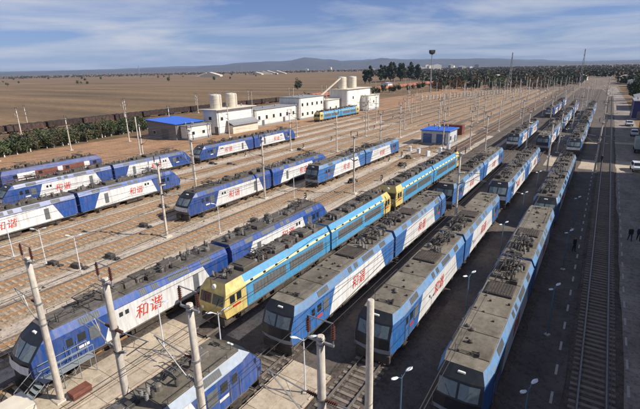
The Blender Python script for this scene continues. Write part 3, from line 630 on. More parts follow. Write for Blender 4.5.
def tri_colour(name, L):
    p = proto(name); y0, y1 = -L / 2, L / 2; zb, zs, zt = 1.08, 3.0, 3.7; W, WR = 1.5, 1.0
    b = G()
    cuts = [0, .14, .24, .30, .52, .57, .80, .86, 1]; cols = [0, 2, 2, 1, 2, 1, 2, 0]
    for s in (-1, 1):
        for a, c, m in zip(cuts, cuts[1:], cols):
            q = [(s * W, y0 + a * L, zb), (s * W, y0 + c * L, zb), (s * W, y0 + c * L, zs), (s * W, y0 + a * L, zs)]; b.face(q if s > 0 else q[::-1], m)
        q = [(s * W, y0, zs), (s * W, y1, zs), (s * WR, y1 - .5, zt), (s * WR, y0 + .5, zt)]; b.face(q if s > 0 else q[::-1], 0)
    b.face([(-W, y0, zb), (W, y0, zb), (W, y0, zs), (-W, y0, zs)], 0); b.face([(-W, y0, zs), (W, y0, zs), (WR, y0 + .5, zt), (-WR, y0 + .5, zt)], 0)
    b.face([(W, y1, zb), (-W, y1, zb), (-W, y1, zs), (W, y1, zs)], 0); b.face([(W, y1, zs), (-W, y1, zs), (-WR, y1 - .5, zt), (WR, y1 - .5, zt)], 0)
    kid(p, 'body', b, ['old_blue', 'rust_box', 'white_paint'])
    kid(p, 'roof', G().box(-WR, WR, y0 + .5, y1 - .5, zt + .002, zt + .06, .02), 'roof_dark')
    for s in (-1, 1):
        kid(p, 'waist_band', G().box(s * W - .02, s * W + .02, y0 + .3, y1 - .3, 1.95, 2.12), 'rust_box')
        for a in (.10, .33, .60, .90): kid(p, 'side_window', G().box(s * W - .022, s * W + .022, y0 + a * L, y0 + a * L + .7, 2.2, 2.8), 'glass')
        g = G()
        g.tube((s * 1.62, y0 + 1, 1.75), (s * 1.62, y1 - 1, 1.75), .03, 5)
        for k in range(8): yy = y0 + 1 + k * (L - 2) / 7; g.tube((s * 1.62, yy, 1.0), (s * 1.62, yy, 1.75), .025, 5)
        g.box(min(s * 1.4, s * 1.66), max(s * 1.4, s * 1.66), y0 + 1, y1 - 1, .98, 1.03); kid(p, 'catwalk', g, 'gear_mid')
        for e_, yy in ((-1, y0 - .02), (1, y1 + .02)): kid(p, 'windshield', G().box(min(s * .15, s * 1.2), max(s * .15, s * 1.2), yy - .01, yy + .01, 2.2, 2.85), 'glass')
    pantograph(p, y0 + 4, zt + .06, 1); pantograph(p, y1 - 4, zt + .06, -1); roof_gear(p, y0 + 1.2, y1 - 1.2, zt + .06, 77, 1.0)
    kid(p, 'underframe', G().box(-1.34, 1.34, y0 + .1, y1 - .1, .86, 1.07).box(-1.2, 1.2, -2, 2, .35, .86, .05), 'bogie_dark')
    bogie(p, y0 + 4); bogie(p, y1 - 4)
    return p

PA = harmony('electric_locomotive', 17.6, 'light_blue', 'pale_blue', 'roof_tan', seed=3)
PA2 = harmony('electric_locomotive', 17.6, 'light_blue', 'pale_blue', 'roof_tan', seed=8)
PB = harmony('electric_locomotive', 17.8, 'royal_blue', 'royal_blue', 'roof_grey', nose='sloped', dense_roof=True, seed=21)
PB2 = harmony('electric_locomotive', 17.8, 'royal_blue', 'royal_blue', 'roof_grey', nose='sloped', dense_roof=True, seed=33)
PD = harmony('electric_locomotive', 17.6, 'light_blue', 'pale_blue', 'roof_grey', nose='sloped', dense_roof=True, seed=45)
PY = yellow_cab('electric_locomotive', 15.9, 5)
PY2 = yellow_cab('electric_locomotive', 15.9, 15)
PJ = tri_colour('electric_locomotive', 18.5)
PA3 = harmony('electric_locomotive', 17.6, 'light_blue', 'pale_blue', 'roof_tan', seed=71)
PB3 = harmony('electric_locomotive', 17.8, 'royal_blue', 'royal_blue', 'roof_dark', nose='sloped', dense_roof=True, seed=83)
PZ = harmony('electric_locomotive', 17.8, 'royal_blue', 'roof_pale', 'roof_tan', nose='sloped', dense_roof=True, seed=52)
LG = 'locomotives parked in the yard'
def loco(P_, x, ya, yb, flip, label):
    return place(P_, (x, (ya + yb) / 2, 0), math.pi if flip else 0, label, 'locomotive', LG)
XE, XD, XC, XB, XA = -4.55, -11.2, -17.6, -24.3, -29.7
# E row
loco(PA3, XE, 20.5, 38.1, 0, 'light-blue locomotive section with tan roof, front of the rightmost row')
loco(PA2, XE, 38.6, 56.2, 1, 'second locomotive section in the rightmost row, behind the tan-roofed front one')
loco(PD, XE, 58.2, 75.8, 0, 'locomotive section with dark slanted nose, third in the rightmost row')
loco(PD, XE, 76.4, 94.0, 1, 'last locomotive section of the rightmost row, before the lit ground strip')
# D row
loco(PA2, XD, 23.4, 41.0, 0, 'light-blue locomotive section with red lettering, front of the second row from the right')
loco(PA3, XD, 41.5, 59.1, 1, 'light-blue locomotive section, second in the second row from the right')
loco(PD, XD, 63.5, 81.1, 0, 'dark-nosed locomotive section, third in the second row from the right')
loco(PD, XD, 81.6, 99.2, 1, 'far end locomotive section of the second row from the right')
# C row
loco(PA, XC, 20.8, 38.4, 0, 'light-blue locomotive section with red lettering, right of the yellow-cabbed locomotive')
loco(PA2, XC, 38.9, 56.5, 1, 'second light-blue section in the row right of the yellow-cabbed locomotive')
loco(PA3, XC, 59.4, 77.0, 0, 'third light-blue section in the row right of the yellow-cabbed locomotive')
loco(PA, XC, 77.5, 95.1, 1, 'farthest light-blue section in the row right of the yellow-cabbed locomotive')
# B row
loco(PY, XB, 20.9, 36.8, 0, 'sky-blue locomotive section with yellow cab facing the camera, nearest of its row')
loco(PY2, XB, 37.2, 53.1, 1, 'sky-blue locomotive section between the two yellow cabs in mid row and the front one')
loco(PY, XB, 54.6, 70.5, 0, 'sky-blue locomotive section behind the pair of yellow cabs')
loco(PY2, XB, 70.9, 86.8, 1, 'farthest sky-blue locomotive section, ending in a yellow cab by the hut')
# A row
loco(PB, XA, 9.1, 26.9, 0, 'royal-blue and white locomotive section with big red lettering, nearest at bottom left')
loco(PB2, XA, 27.5, 45.3, 1, 'royal-blue locomotive section behind the yellow-cabbed one, rear of the bottom left pair')
# Z : cut by the lower picture edge
loco(PZ, XC, -.1, 17.7, 1, 'blue locomotive roof and slanted nose cut by the bottom edge, between two concrete walkways')
# left rows
loco(PB, -61.9, 12.2, 30.0, 0, 'royal-blue and white locomotive section cut by the left edge')
loco(PB2, -61.9, 30.5, 48.3, 1, 'royal-blue and white locomotive section right of the one cut by the left edge')
loco(PB3, -75, 26.0, 43.8, 0, 'locomotive section behind the left pair, its dark nose at the left edge')
loco(PB, -75, 44.3, 62.1, 1, 'locomotive section behind the left pair, in front of the orange soil bank')
loco(PB3, -75, 64.6, 82.4, 0, 'royal-blue locomotive section in front of the blue-roofed shed')
loco(PB2, -75, 82.9, 100.7, 1, 'royal-blue locomotive section in front of the white building with two tanks')
loco(PJ, -88, 31.2, 49.7, 0, 'old blue, white and red locomotive in front of the hedge')
loco(PJ, -88, 11.5, 30.0, 0, 'old locomotive at the left edge in front of the hedge')
loco(PB3, -47, 37.0, 54.8, 0, 'royal-blue locomotive section with dark slanted nose, alone in mid yard')
loco(PB, -47, 55.4, 73.2, 1, 'rear section of the dark-nosed royal-blue locomotive in mid yard')
loco(PA, -41.2, 60.5, 78.1, 0, 'light-blue locomotive section with its shaded front above a dark shadow, mid yard')
loco(PA2, -41.2, 78.6, 96.2, 1, 'rear light-blue section of the short pair in mid yard')
loco(PY, -93.0, 141.5, 157.4, 0, 'small far sky-blue locomotive section with yellow cab by the white building')
loco(PY2, -93.0, 157.8, 173.7, 1, 'rear section of the small far sky-blue locomotive by the white tower building')
# far right rows
loco(PD, -17.6, 113, 130.6, 0, 'far locomotive with dark front, leftmost of the distant group on the right')
loco(PD, -17.6, 131.1, 148.7, 1, 'far locomotive section behind the leftmost of the distant group')
loco(PA, -11.2, 114, 131.6, 0, 'far light-blue locomotive with pale roof, middle of the distant group')
loco(PA2, -11.2, 132.1, 149.7, 1, 'far locomotive section behind the middle one of the distant group')
loco(PD, -4.55, 111, 128.6, 0, 'far dark-nosed locomotive, rightmost of the distant group')
loco(PD, -4.55, 129.1, 146.7, 1, 'far locomotive section behind the rightmost of the distant group')
loco(PB, -17.6, 190, 207.8, 0, 'very distant dark locomotive left of the narrowing far tracks')
loco(PB2, -17.6, 208.3, 226.1, 1, 'rear section of the very distant dark locomotive on the left far track')
loco(PD, -11.2, 153, 170.6, 0, 'very distant pale locomotive right behind the middle of the distant group')
loco(PD, -11.2, 171.1, 188.7, 1, 'very distant pale section at the end of the middle far track')
loco(PD, -4.55, 151, 168.6, 0, 'very distant locomotive right behind the rightmost of the distant group')
loco(PB2, -4.55, 169.1, 186.9, 1, 'very distant blue section on the rightmost occupied track')
loco(PD, -17.6, 230, 247.6, 0, 'tiny locomotive farthest away on the left of the narrowing tracks')
loco(PA3, -11.2, 192, 209.6, 0, 'tiny locomotive on the middle far track, behind the pale pair')
loco(PB, -11.2, 210.1, 227.9, 1, 'tiny blue section at the end of the middle far track')
loco(PD, -4.55, 208.1, 225.7, 1, 'tiny last section on the rightmost occupied track')
loco(PA, -4.55, 190, 207.6, 0, 'farthest small locomotive on the rightmost occupied track')

# ================================================================== CATENARY MASTS
def mast_proto(h, arm, twin=False, plain=False, k=1.0):
    p = proto('catenary_mast')
    kid(p, 'pole', G().lathe([(.23 * k, 0), (.22 * k, .3), (.205 * k, h * .35), (.18 * k, h * .7), (.16 * k, h - .02), (.12 * k, h)], n=12), 'concrete_pole')
    kid(p, 'footing', G().box(-.45, .45, -.45, .45, 0, .18, .05), 'concrete_pole')
    for m in KIDS[p]:
        if m.name.startswith('pole'):
            for f in m.data.polygons: f.use_smooth = len(f.vertices) == 4
    if plain: return p
    b = G()
    for z in (h - .35, h - .15): b.lathe([(.19, z - .03), (.19, z + .03)], n=10)
    b.box(-.62, .62, -.05, .05, h - .30, h - .22); b.tube((-.58, 0, h - .22), (-.58, 0, h + .02), .03, 5).tube((.58, 0, h - .22), (.58, 0, h + .02), .03, 5)
    kid(p, 'bracket', b, 'galvanised')
    for x in (-.58, .58):
        g = G().lathe([(.06, h)] + [q for i in range(6) for q in ((.05, h + .05 + i * .10), (.10, h + .08 + i * .10), (.05, h + .10 + i * .10))] + [(.03, h + .74)], (x, 0, 0), 8); kid(p, 'insulator', g, 'insulator_brown')
    tb = G().tube((-.58, 0, h + .73), (.58, 0, h + .73), .03, 5); kid(p, 'top_bar', tb, 'galvanised')
    for s in ((-1, 1) if twin else (1,)):
        g = G(); a = arm * s
        g.tube((s * .75, 0, 7.0), (a * .98, 0, 7.25), .035, 5); g.tube((s * .75, 0, 5.6), (a * .93, 0, 7.2), .035, 5)
        g.tube((a * .55, 0, 6.35), (a * 1.12, 0, 6.25), .025, 5); g.tube((a * .5, 0, 6.35), (a * .62, 0, 7.1), .015, 4); g.tube((a * 1.1, 0, 6.25), (a * .82, 0, 6.05), .015, 4)
        c = kid(p, 'cantilever', g, 'galvanised')
        for z, q in ((7.0, .25), (5.6, .25)):
            v0 = Vector((s * .2, 0, z)); v1 = Vector((s * .75, 0, z + (.03 if z > 6 else .25)))
            ig = G()
            for i in range(6):
                u0 = v0.lerp(v1, i / 6); u1 = v0.lerp(v1, (i + .5) / 6); u2 = v0.lerp(v1, (i + 1) / 6); ig.tube(u0, u1, .05, 6, .1).tube(u1, u2, .1, 6, .05)
            kid(c, 'insulator', ig, 'insulator_grey' if z < 6 else 'insulator_brown')
        bd = G()
        for z in (7.0, 5.6): bd.lathe([(.235, z - .05), (.235, z + .05)], n=10); 
        kid(c, 'clamp', bd, 'galvanised')
    return p
M1 = mast_proto(10.0, 3.1); M2 = mast_proto(10.0, 3.0, twin=True); MP = mast_proto(10.0, 3, plain=True); MS = mast_proto(8.6, 2.6, k=.8); N1 = mast_proto(9.6, 3.1, k=.75); N2 = mast_proto(9.6, 3.0, twin=True, k=.75); NP = mast_proto(9.4, 3, plain=True, k=.75)
CG = 'catenary masts'
ORDS = 'nearest second third fourth fifth sixth seventh eighth ninth tenth eleventh twelfth thirteenth fourteenth fifteenth sixteenth seventeenth eighteenth nineteenth twentieth'.split() + ['twenty-' + o for o in 'first second third fourth fifth sixth seventh eighth ninth'.split()] + ['thirtieth'] + ['thirty-' + o for o in 'first second third fourth fifth sixth seventh eighth ninth'.split()]
def mast(P_, x, y, rz, label, group=None): return place(P_, (x, y, 0), rz, label, 'mast', group)
mast(M1, -26.55, 9.9, math.pi, 'concrete mast in front of the nearest royal-blue cab, leftmost of the foreground')
mast(M2, -20.2, 10.7, 0, 'concrete mast crossing the big red lettering of the nearest royal-blue locomotive')
mast(M1, -14.45, 11.2, math.pi, 'concrete mast in front of the cut-off blue locomotive, left of bottom centre')
mast(M2, -8.05, 12.2, 0, 'thick concrete mast at bottom centre with two red-brown top insulators')
mast(MP, -7.6, 15.7, 0, 'plain bare-topped concrete mast right of bottom centre')
mast(N1, -44.2, 32.2, 0, 'mast left of the dark-nosed royal-blue locomotive in mid yard')
mast(N1, -44.3, 51.6, math.pi, 'mast beside the white side of the dark-nosed royal-blue locomotive in mid yard')
mast(N2, -33.0, 61.0, math.pi, 'mast with a spread arm on bare soil in front of the short light-blue pair')
mast(N1, -14.35, 54.5, 0, 'pale mast standing between the two middle rows of light-blue locomotives')
mast(N1, -64.6, 54.8, 0, 'mast behind the dark-nosed royal-blue locomotive, left one')
mast(N1, -54.6, 46.5, math.pi, 'mast just left of the nose of the royal-blue locomotive in mid yard')
mast(N1, -80.2, 55.2, 0, 'mast in front of the locomotive beside the orange soil bank')
mast(N1, -66.2, 88.3, 0, 'mast behind the rear of the dark-nosed royal-blue pair')
mast(N2, .15, 96.0, math.pi, 'pale mast at the left end of the lit ground strip by the road')
mast(N2, -33.0, 108, 0, 'mast just in front of the blue-roofed hut')
mast(N1, -7.7, 93, 0, 'mast near the far ends of the two rightmost rows')
mast(N1, -14.3, 112, 0, 'mast left of the middle of the distant group of locomotives')
mast(N1, -7.8, 114.5, 0, 'mast between the middle and right of the distant group of locomotives')
rows = [(-20.9, 100, 470, 46, 'distant mast in the row left of the distant locomotive group'), (-14.3, 160, 420, 48, 'distant mast between the far right-hand tracks'), (-7.8, 160, 420, 46, 'distant mast along the far end of the rightmost tracks'), (.2, 140, 420, 44, 'distant mast along the far service road'),
        (-33, 150, 480, 46, 'distant mast in the row running past the blue-roofed hut'), (-44.2, 95, 480, 47, 'distant mast in the row left of the hut row'), (-54.6, 92, 500, 46, 'distant mast on the bare middle tracks'), (-66.2, 132, 520, 47, 'distant mast on the tracks before the white buildings'), (-78.2, 108, 520, 46, 'distant mast near the small far blue locomotive'),
        (-27, 110, 420, 38, 'distant mast in the row right of the hut row'), (-38.2, 165, 430, 40, 'thin distant mast right behind the hut'), (-49.7, 120, 430, 41, 'distant mast in the second row left of the hut'), (-60, 118, 430, 39, 'distant mast on the far middle tracks'), (-72, 150, 400, 40, 'distant mast on the far left tracks'), (-85, 215, 400, 37, 'distant mast in front of the fence posts'),
        (-97, 66, 120, 30, 'mast in front of the blue-roofed shed and tank building'), (-96.5, 195, 520, 46, 'distant mast beyond the tall white building')]
for x, ya, yb, st, lb in rows:
    y = ya; rr = random.Random(int(x * 7)); i = 0
    while y < yb:
        mast(rr.choice((N1, N2, NP)), x + rr.uniform(-.2, .2), y, rr.choice((0, math.pi)), ORDS[i] + ' ' + lb, 'masts: ' + lb); i += 1; y += st * rr.uniform(.9, 1.1)
y = 30; i = 0
while y < 700:
    mast(MS, -168.6, y, math.pi, ORDS[i] + ' thin mast of the near row along the goods line', 'near masts of the goods line'); mast(MS, -176.4, y + 6, 0, ORDS[i] + ' thin mast of the far row along the goods line', 'far masts of the goods line'); i += 1; y += 40
y = 44; i = 0
while y < 100:
    mast(MS, -119 - (y % 3), y, 0, ORDS[i] + ' concrete mast from the left edge standing by the hedge', 'masts by the hedge'); i += 1; y += 17

# overhead wires, one set over each wired track
def wires(x, y0, y1, lb):
    g = G(); r = .011; span = 46.0; n = int((y1 - y0) / span) + 1
    r = .019; g.tube((x, y0, 6.15), (x, y1, 6.15), r, 4)
    for i in range(n):
        a = y0 + i * span; k = 8; pts = [(x, a + span * j / k, 7.35 - 1.0 * (1 - (2 * j / k - 1) ** 2)) for j in range(k + 1)]
        for p, q in zip(pts, pts[1:]): g.tube(p, q, r, 4, caps=False)
        for p in pts[1:-1]: g.tube(p, (x, p[1], 6.15), .006, 3, caps=False)
    tag(g.build('overhead_wire', 'wire'), lb, 'wire')
wires(XE, -20, 400, 'overhead wire above the rightmost row of locomotives')
wires(XD, -20, 330, 'overhead wire above the second row of locomotives from the right')
wires(XC, -20, 330, 'overhead wire above the row right of the yellow-cabbed locomotives')
wires(XB, 19, 330, 'overhead wire above the yellow-cabbed locomotives')
wires(XA, -20, 330, 'overhead wire above the nearest royal-blue locomotive')
wires(-41.2, -20, 330, 'overhead wire above the short light-blue pair in mid yard')
wires(-47, -20, 330, 'overhead wire above the dark-nosed locomotive in mid yard')
wires(-61.9, -20, 330, 'overhead wire above the royal-blue pair at the left edge')
wires(-75, -20, 330, 'overhead wire above the locomotives by the blue-roofed shed')
wires(-35.3, -20, 400, 'overhead wire above the track with ribbed sleepers')
wires(-52.3, -20, 400, 'overhead wire above the second empty track from the left-edge pair')
wires(-56.9, -20, 400, 'overhead wire above the empty track beside the left-edge pair')
wires(-68.0, -20, 380, 'overhead wire above the empty track behind the left-edge pair')
wires(-81.5, -20, 380, 'overhead wire above the empty track before the sheds')
wires(-93.0, 60, 380, 'overhead wire above the small far sky-blue locomotive')
wires(2.0, -20, 300, 'overhead wire above the straight track along the shaded road')
for x, lb in ((-8.6, 'feeder wire strung on the mast tops at bottom centre'), (-20.8, 'feeder wire strung on the mast tops left of centre')):
    g = G()
    pts = [(x, -20 + 15 * i, 10.95 - .4 * math.sin(math.pi * ((i * 15) % 45) / 45)) for i in range(16)]
    for p, q in zip(pts, pts[1:]): g.tube(p, q, .011, 4, caps=False)
    tag(g.build('feeder_wire', 'wire'), lb, 'wire')

# ================================================================== YARD LAMPS
def lamp_proto(m):
    p = proto('yard_lamp')
    kid(p, 'post', G().lathe([(.07, 0), (.06, .4), (.045, 3.7), (.03, 4.05)], n=8), m)
    kid(p, 'base', G().box(-.2, .2, -.2, .2, 0, .12, .03), 'concrete_pole')
    for s in (-1, 1):
        a = kid(p, 'arm', G().tube((0, 0, 3.85), (s * .42, s * .1, 4.12), .025, 5), m)
        h = G(); pr = [(0, .03, .0), (.12, .10, .03), (.32, .15, .06), (.48, .12, .07), (.58, .03, .06)]
        for (d0, w0, z0), (d1, w1, z1) in zip(pr, pr[1:]):
            for sg, th in ((1, .07), (-1, -.03)):
                q = [(s * (.38 + d0), s * .1 - w0, 4.1 + z0), (s * (.38 + d1), s * .1 - w1, 4.1 + z1), (s * (.38 + d1), s * .1, 4.1 + z1 + th), (s * (.38 + d0), s * .1, 4.1 + z0 + th * (w0 > .05))]; h.face(q)
                q = [(s * (.38 + d0), s * .1 + w0, 4.1 + z0), (s * (.38 + d1), s * .1 + w1, 4.1 + z1), (s * (.38 + d1), s * .1, 4.1 + z1 + th), (s * (.38 + d0), s * .1, 4.1 + z0 + th * (w0 > .05))]; h.face(q)
        kid(a, 'lamp_head', h, 'lamp_white' if m == 'galvanised' else 'lamp_white')
    return p
LW = lamp_proto('lamp_white'); LB = lamp_proto('lamp_blue')
def lamp(P_, x, y, rz, lb, z=0, grp=None): place(P_, (x, y, z), rz, lb, 'lamp', grp, (.85, .85, 1.0))
lamp(LW, -13.35, 18.35, .5, 'white twin-headed lamp on the concrete walkway at bottom centre', .3)
lamp(LW, -24.9, 16.6, .5, 'white twin-headed lamp on the paving below the red lettering', .1)
lamp(LW, -20.3, 18.0, .9, 'white lamp head beside the slanted nose of the cut-off blue locomotive', .1)
for i, (y, lb) in enumerate(((18.7, 'pale blue twin lamp nearest the camera, left of the rightmost locomotive row'), (32.5, 'second pale blue twin lamp between the two rightmost rows'), (46.1, 'third pale blue twin lamp between the two rightmost rows'), (59.3, 'fourth pale blue twin lamp between the two rightmost rows'), (72.8, 'fifth pale blue twin lamp between the two rightmost rows'), (86.3, 'sixth pale blue twin lamp between the two rightmost rows'))): lamp(LB, -7.1, y, 1.1, lb)
for y, lb in ((21.2, 'blue lamp beside the right side of the rightmost locomotive, nearest'), (33.6, 'second blue lamp beside the right side of the rightmost row'), (46.8, 'third blue lamp beside the right side of the rightmost row, near a standing person'), (60.2, 'fourth blue lamp beside the right side of the rightmost row')): lamp(LB, -1.15, y, 1.1, lb)
for x, y, lb in ((-54.4, 19.0, 'small lamp post between the empty left tracks, leftmost'), (-49.2, 20, 'small lamp post between the empty left tracks, middle'), (-43.9, 20.9, 'small lamp post between the empty left tracks, right'), (-40.0, 53.8, 'small lamp post left of the spread-arm mast'), (-38.9, 36.2, 'lamp post on the bare soil below the dark-nosed locomotive'), (-27.1, 74, 'white lamp post near the hut shadow')): lamp(LW, x, y, .6, lb)
for i in range(9):
    lamp(LB, -7.1, 113 + i * 13.5, 1.1, ORDS[i] + ' tiny far lamp between the distant locomotives', grp='tiny far lamps')

# ================================================================== BUILDINGS
def building(name, x0, x1, y0, y1, h, wall, roofm, label, roof='flat', over=.4, wins=(), cat='building', par=.0):
    """wins: list of (face, a, z, w, h) ; face 'x' = +X side, 'y' = -Y end, 'w' = -X side"""
    cx, cy = (x0 + x1) / 2, (y0 + y1) / 2; p = empty(name, (cx, cy, 0)); tag(p, label, cat)
    X, Y = (x1 - x0) / 2, (y1 - y0) / 2
    wo = G().box(-X, X, -Y, Y, 0, h).build('wall', wall, p)
    if roof == 'flat':
        G().box(-X - over, X + over, -Y - over, Y + over, h + .003, h + .28, .05).build('roof', roofm, p)
    elif roof == 'gable':
        rh = X * .28; g = G(); o = over
        for s in (-1, 1):
            a = [(s * (X + o), -Y - o, h - .02), (s * (X + o), Y + o, h - .02), (0, Y + o, h + rh), (0, -Y - o, h + rh)]
            g.face(a if s > 0 else a[::-1]); g.face([(q[0], q[1], q[2] + .14) for q in (a if s > 0 else a[::-1])])
            g.face([a[0], a[1], (a[1][0], a[1][1], a[1][2] + .14), (a[0][0], a[0][1], a[0][2] + .14)])
            for yy in (-Y - o, Y + o): g.face([(s * (X + o), yy, h - .02), (0, yy, h + rh), (0, yy, h + rh + .14), (s * (X + o), yy, h + .12)])
        g.build('roof', roofm, p)
        gg = G()
        for yy in (-Y + .01, Y - .01): gg.face([(-X, yy, h), (X, yy, h), (0, yy, h + rh - .02)])
        gg.build('gable', wall, p)
    elif roof == 'mono':
        g = G(); g.face([(-X - over, -Y - over, h + .9), (X + over, -Y - over, h + .1), (X + over, Y + over, h + .1), (-X - over, Y + over, h + .9)])
        g.face([(-X - over, -Y - over, h + 1.05), (X + over, -Y - over, h + .25), (X + over, Y + over, h + .25), (-X - over, Y + over, h + 1.05)])
        g.face([(X + over, -Y - over, h + .1), (X + over, Y + over, h + .1), (X + over, Y + over, h + .25), (X + over, -Y - over, h + .25)]); g.face([(-X - over, -Y - over, h + .9), (X + over, -Y - over, h + .1), (X + over, -Y - over, h + .25), (-X - over, -Y - over, h + 1.05)])
        g.build('roof', roofm, p); 
        G().face([(-X, -Y, h), (X, -Y, h), (X, -Y, h + .05), (-X, -Y, h + .85)]).build('gable', wall, p)
    if h > 3.2 and abs(x0) < 130 and cat != 'house':
        G().box(-X - .06, X + .06, -Y - .06, Y + .06, 0, .55).build('plinth', 'roof_slate', p)
        nd = max(2, int(Y / 5))
        for i in range(nd):
            yy = -Y + .5 + i * (2 * Y - 1) / (nd - 1)
            for sx in (-1, 1): G().tube((sx * (X + .1), yy, .2), (sx * (X + .1), yy, h - .02), .07, 6).build('downpipe', 'galvanised', p)
        if roof == 'flat':
            G().box(X + over - .02, X + over + .10, -Y - over, Y + over, h + .02, h + .17).build('gutter', 'galvanised', p)
            rq = random.Random(int(h * 100 + Y))
            for i in range(3): vx, vy = rq.uniform(-X * .7, X * .7), rq.uniform(-Y * .8, Y * .8); G().lathe([(.22, 0), (.22, .6), (.32, .62), (.1, .85)], (vx, vy, h + .28), 8).build('roof_ventilator', 'galvanised', p)
    for face, a, z, ww, hh, *kind in wins:
        nm = kind[0] if kind else 'window'
        if face == 'x': fr = G().box(X - .02, X + .05, a - ww / 2, a + ww / 2, z, z + hh); pn = G().box(X, X + .065, a - ww / 2 + .09, a + ww / 2 - .09, z + .09, z + hh - .09)
        elif face == 'w': fr = G().box(-X - .05, -X + .02, a - ww / 2, a + ww / 2, z, z + hh); pn = G().box(-X - .065, -X, a - ww / 2 + .09, a + ww / 2 - .09, z + .09, z + hh - .09)
        else: fr = G().box(a - ww / 2, a + ww / 2, -Y - .05, -Y + .02, z, z + hh); pn = G().box(a - ww / 2 + .09, a + ww / 2 - .09, -Y - .065, -Y, z + .09, z + hh - .09)
        o = fr.build(nm, 'wall_white' if nm == 'window' else 'gear_mid', p); pn.build('pane' if nm == 'window' else 'leaf', 'glass' if nm == 'window' else ('front_shade_blue' if nm == 'shade_panel' else 'grille'), o)
    return p
def tank(x, y, z, r, h, lb):
    t = G().lathe([(r, 0), (r, h * .32), (r * 1.025, h * .33), (r * 1.025, h * .36), (r, h * .37), (r, h * .66), (r * 1.025, h * .67), (r * 1.025, h * .70), (r, h * .71), (r, h * .93), (r * .9, h), (.2, h + .2)], n=24)
    p = empty('storage_tank', (x, y, z)); tag(p, lb, 'tank', 'white roof tanks'); t.build('shell', 'wall_cream', p)
    G().tube((r + .1, 0, 0), (r + .1, 0, h), .04, 5).tube((r + .1, .4, 0), (r + .1, .4, h), .04, 5).build('ladder', 'galvanised', p)
    g = G()
    for k in range(12):
        a = k * math.pi / 6; b = a + math.pi / 6; g.tube((r * math.cos(a), r * math.sin(a), h * .95), (r * math.cos(a), r * math.sin(a), h + .6), .03, 4).tube((r * math.cos(a), r * math.sin(a), h + .6), (r * math.cos(b), r * math.sin(b), h + .6), .03, 4)
    g.build('guard_rail', 'galvanised', p)
# blue-roofed shed, low annex, tank building, long white building, tall building
building('storage_shed', -120.5, -107.2, 86, 97, 4.6, 'wall_grey', 'roof_blue', 'grey shed with bright blue roof beside the tank building', 'mono', .5, [('y', -3.5, 1.2, 1.4, 1.2), ('y', 1.5, 0, 3.2, 3.2, 'door'), ('x', 0, 1.2, 1.4, 1.2)])
building('annex', -106.8, -103.6, 87.5, 96.6, 4.0, 'wall_white', 'roof_slate', 'low white annex between the blue-roofed shed and the tank building', 'flat', .2, [('x', -2.6, 1.4, 1.2, 1.1), ('x', 1.5, 1.4, 1.2, 1.1)])
building('tank_building', -109.6, -103.4, 99.5, 116.6, 7.8, 'wall_white', 'wall_cream', 'white building carrying two round tanks on its roof, beside the shed', 'flat', 1.0, [('x', -6.5, 4.4, 1.2, 1.2), ('y', 0, 4.6, 1.4, 1.2), ('y', 2.5, 0, 1.6, 2.6, 'door')])
lean = empty('lean_to', (-102.4, 110, 0)); tag(lean, 'low lean-to with dark slate roof against the tank building', 'shed')
G().box(-.9, 1.4, -6.2, 6.2, 0, 2.6).build('wall', 'wall_cream', lean)
G().face([(-.95, -6.6, 4.1), (2.1, -6.6, 2.7), (2.1, 6.6, 2.7), (-.95, 6.6, 4.1)]).face([(-.95, -6.6, 4.25), (2.1, -6.6, 2.85), (2.1, 6.6, 2.85), (-.95, 6.6, 4.25)]).face([(2.1, -6.6, 2.7), (2.1, 6.6, 2.7), (2.1, 6.6, 2.85), (2.1, -6.6, 2.85)]).face([(-.95, -6.6, 4.1), (2.1, -6.6, 2.7), (2.1, -6.6, 2.85), (-.95, -6.6, 4.25)]).build('roof', 'roof_slate', lean)
tank(-106.6, 102.6, 8.08, 1.9, 4.4, 'cream round tank on the white building, the left of the nearer pair')
tank(-106.6, 109.8, 8.08, 1.9, 4.4, 'cream round tank on the white building, the right of the nearer pair')
lw = [('x', -19 + i * 4.2, 2.3, 1.3, 1.5) for i in range(8)] + [('x', -17 + i * 8.4, 0, 1.4, 2.2, 'door') for i in range(3)]
building('workshop_building', -113, -105, 119.5, 145, 6.0, 'wall_white', 'roof_slate', 'long low white workshop right of the tank building', 'flat', .3, [('x', -10.5 + i * 4.2, 2.4, 1.3, 1.5) for i in range(6)] + [('x', -8.4, 0, 1.4, 2.2, 'door'), ('x', 4.2, 0, 1.4, 2.2, 'door'), ('y', 0, 2.4, 1.4, 1.4)])
building('office_building', -114, -103.8, 145.4, 164, 8.6, 'wall_white', 'roof_slate', 'two-storey white office block with two rows of windows', 'flat', .25, [('x', -7.2 + i * 3.6, z, 1.3, 1.4) for i in range(5) for z in (1.4, 5.2)])
building('low_white_building', -112, -102.5, 164.4, 176, 6.4, 'wall_white', 'wall_cream', 'low white block between the office and the tall tank building', 'flat', .2, [('x', -3, 2.4, 1.2, 1.3), ('x', 2, 2.4, 1.2, 1.3)])
building('sand_tower_building', -108.5, -99.2, 176.4, 200, 10.4, 'wall_white', 'wall_cream', 'tall white building with two tanks and a sloping conveyor, behind the small blue train', 'flat', .5, [('x', -6, 6, 1.2, 1.4), ('x', 3, 6, 1.2, 1.4), ('y', 0, 5, 1.4, 1.4)])
building('small_white_annex', -99.15, -95.6, 190, 203, 7.0, 'wall_white', 'wall_cream', 'small white annex at the right end of the tall tank building', 'flat', .2, [('x', 0, 3.4, 1.2, 1.3)])
tank(-104.2, 180.6, 10.7, 2.1, 5.2, 'cream round tank on the tall building, the left of the farther pair')
tank(-104.2, 190.4, 10.7, 2.1, 5.2, 'cream round tank on the tall building, the right of the farther pair')
cv = empty('conveyor', (-104, 150, 0)); tag(cv, 'sloping enclosed conveyor rising to the tall tank building', 'conveyor')
g = G(); a = Vector((-1, 8, 6.2)); b = Vector((0, 29, 15.4))
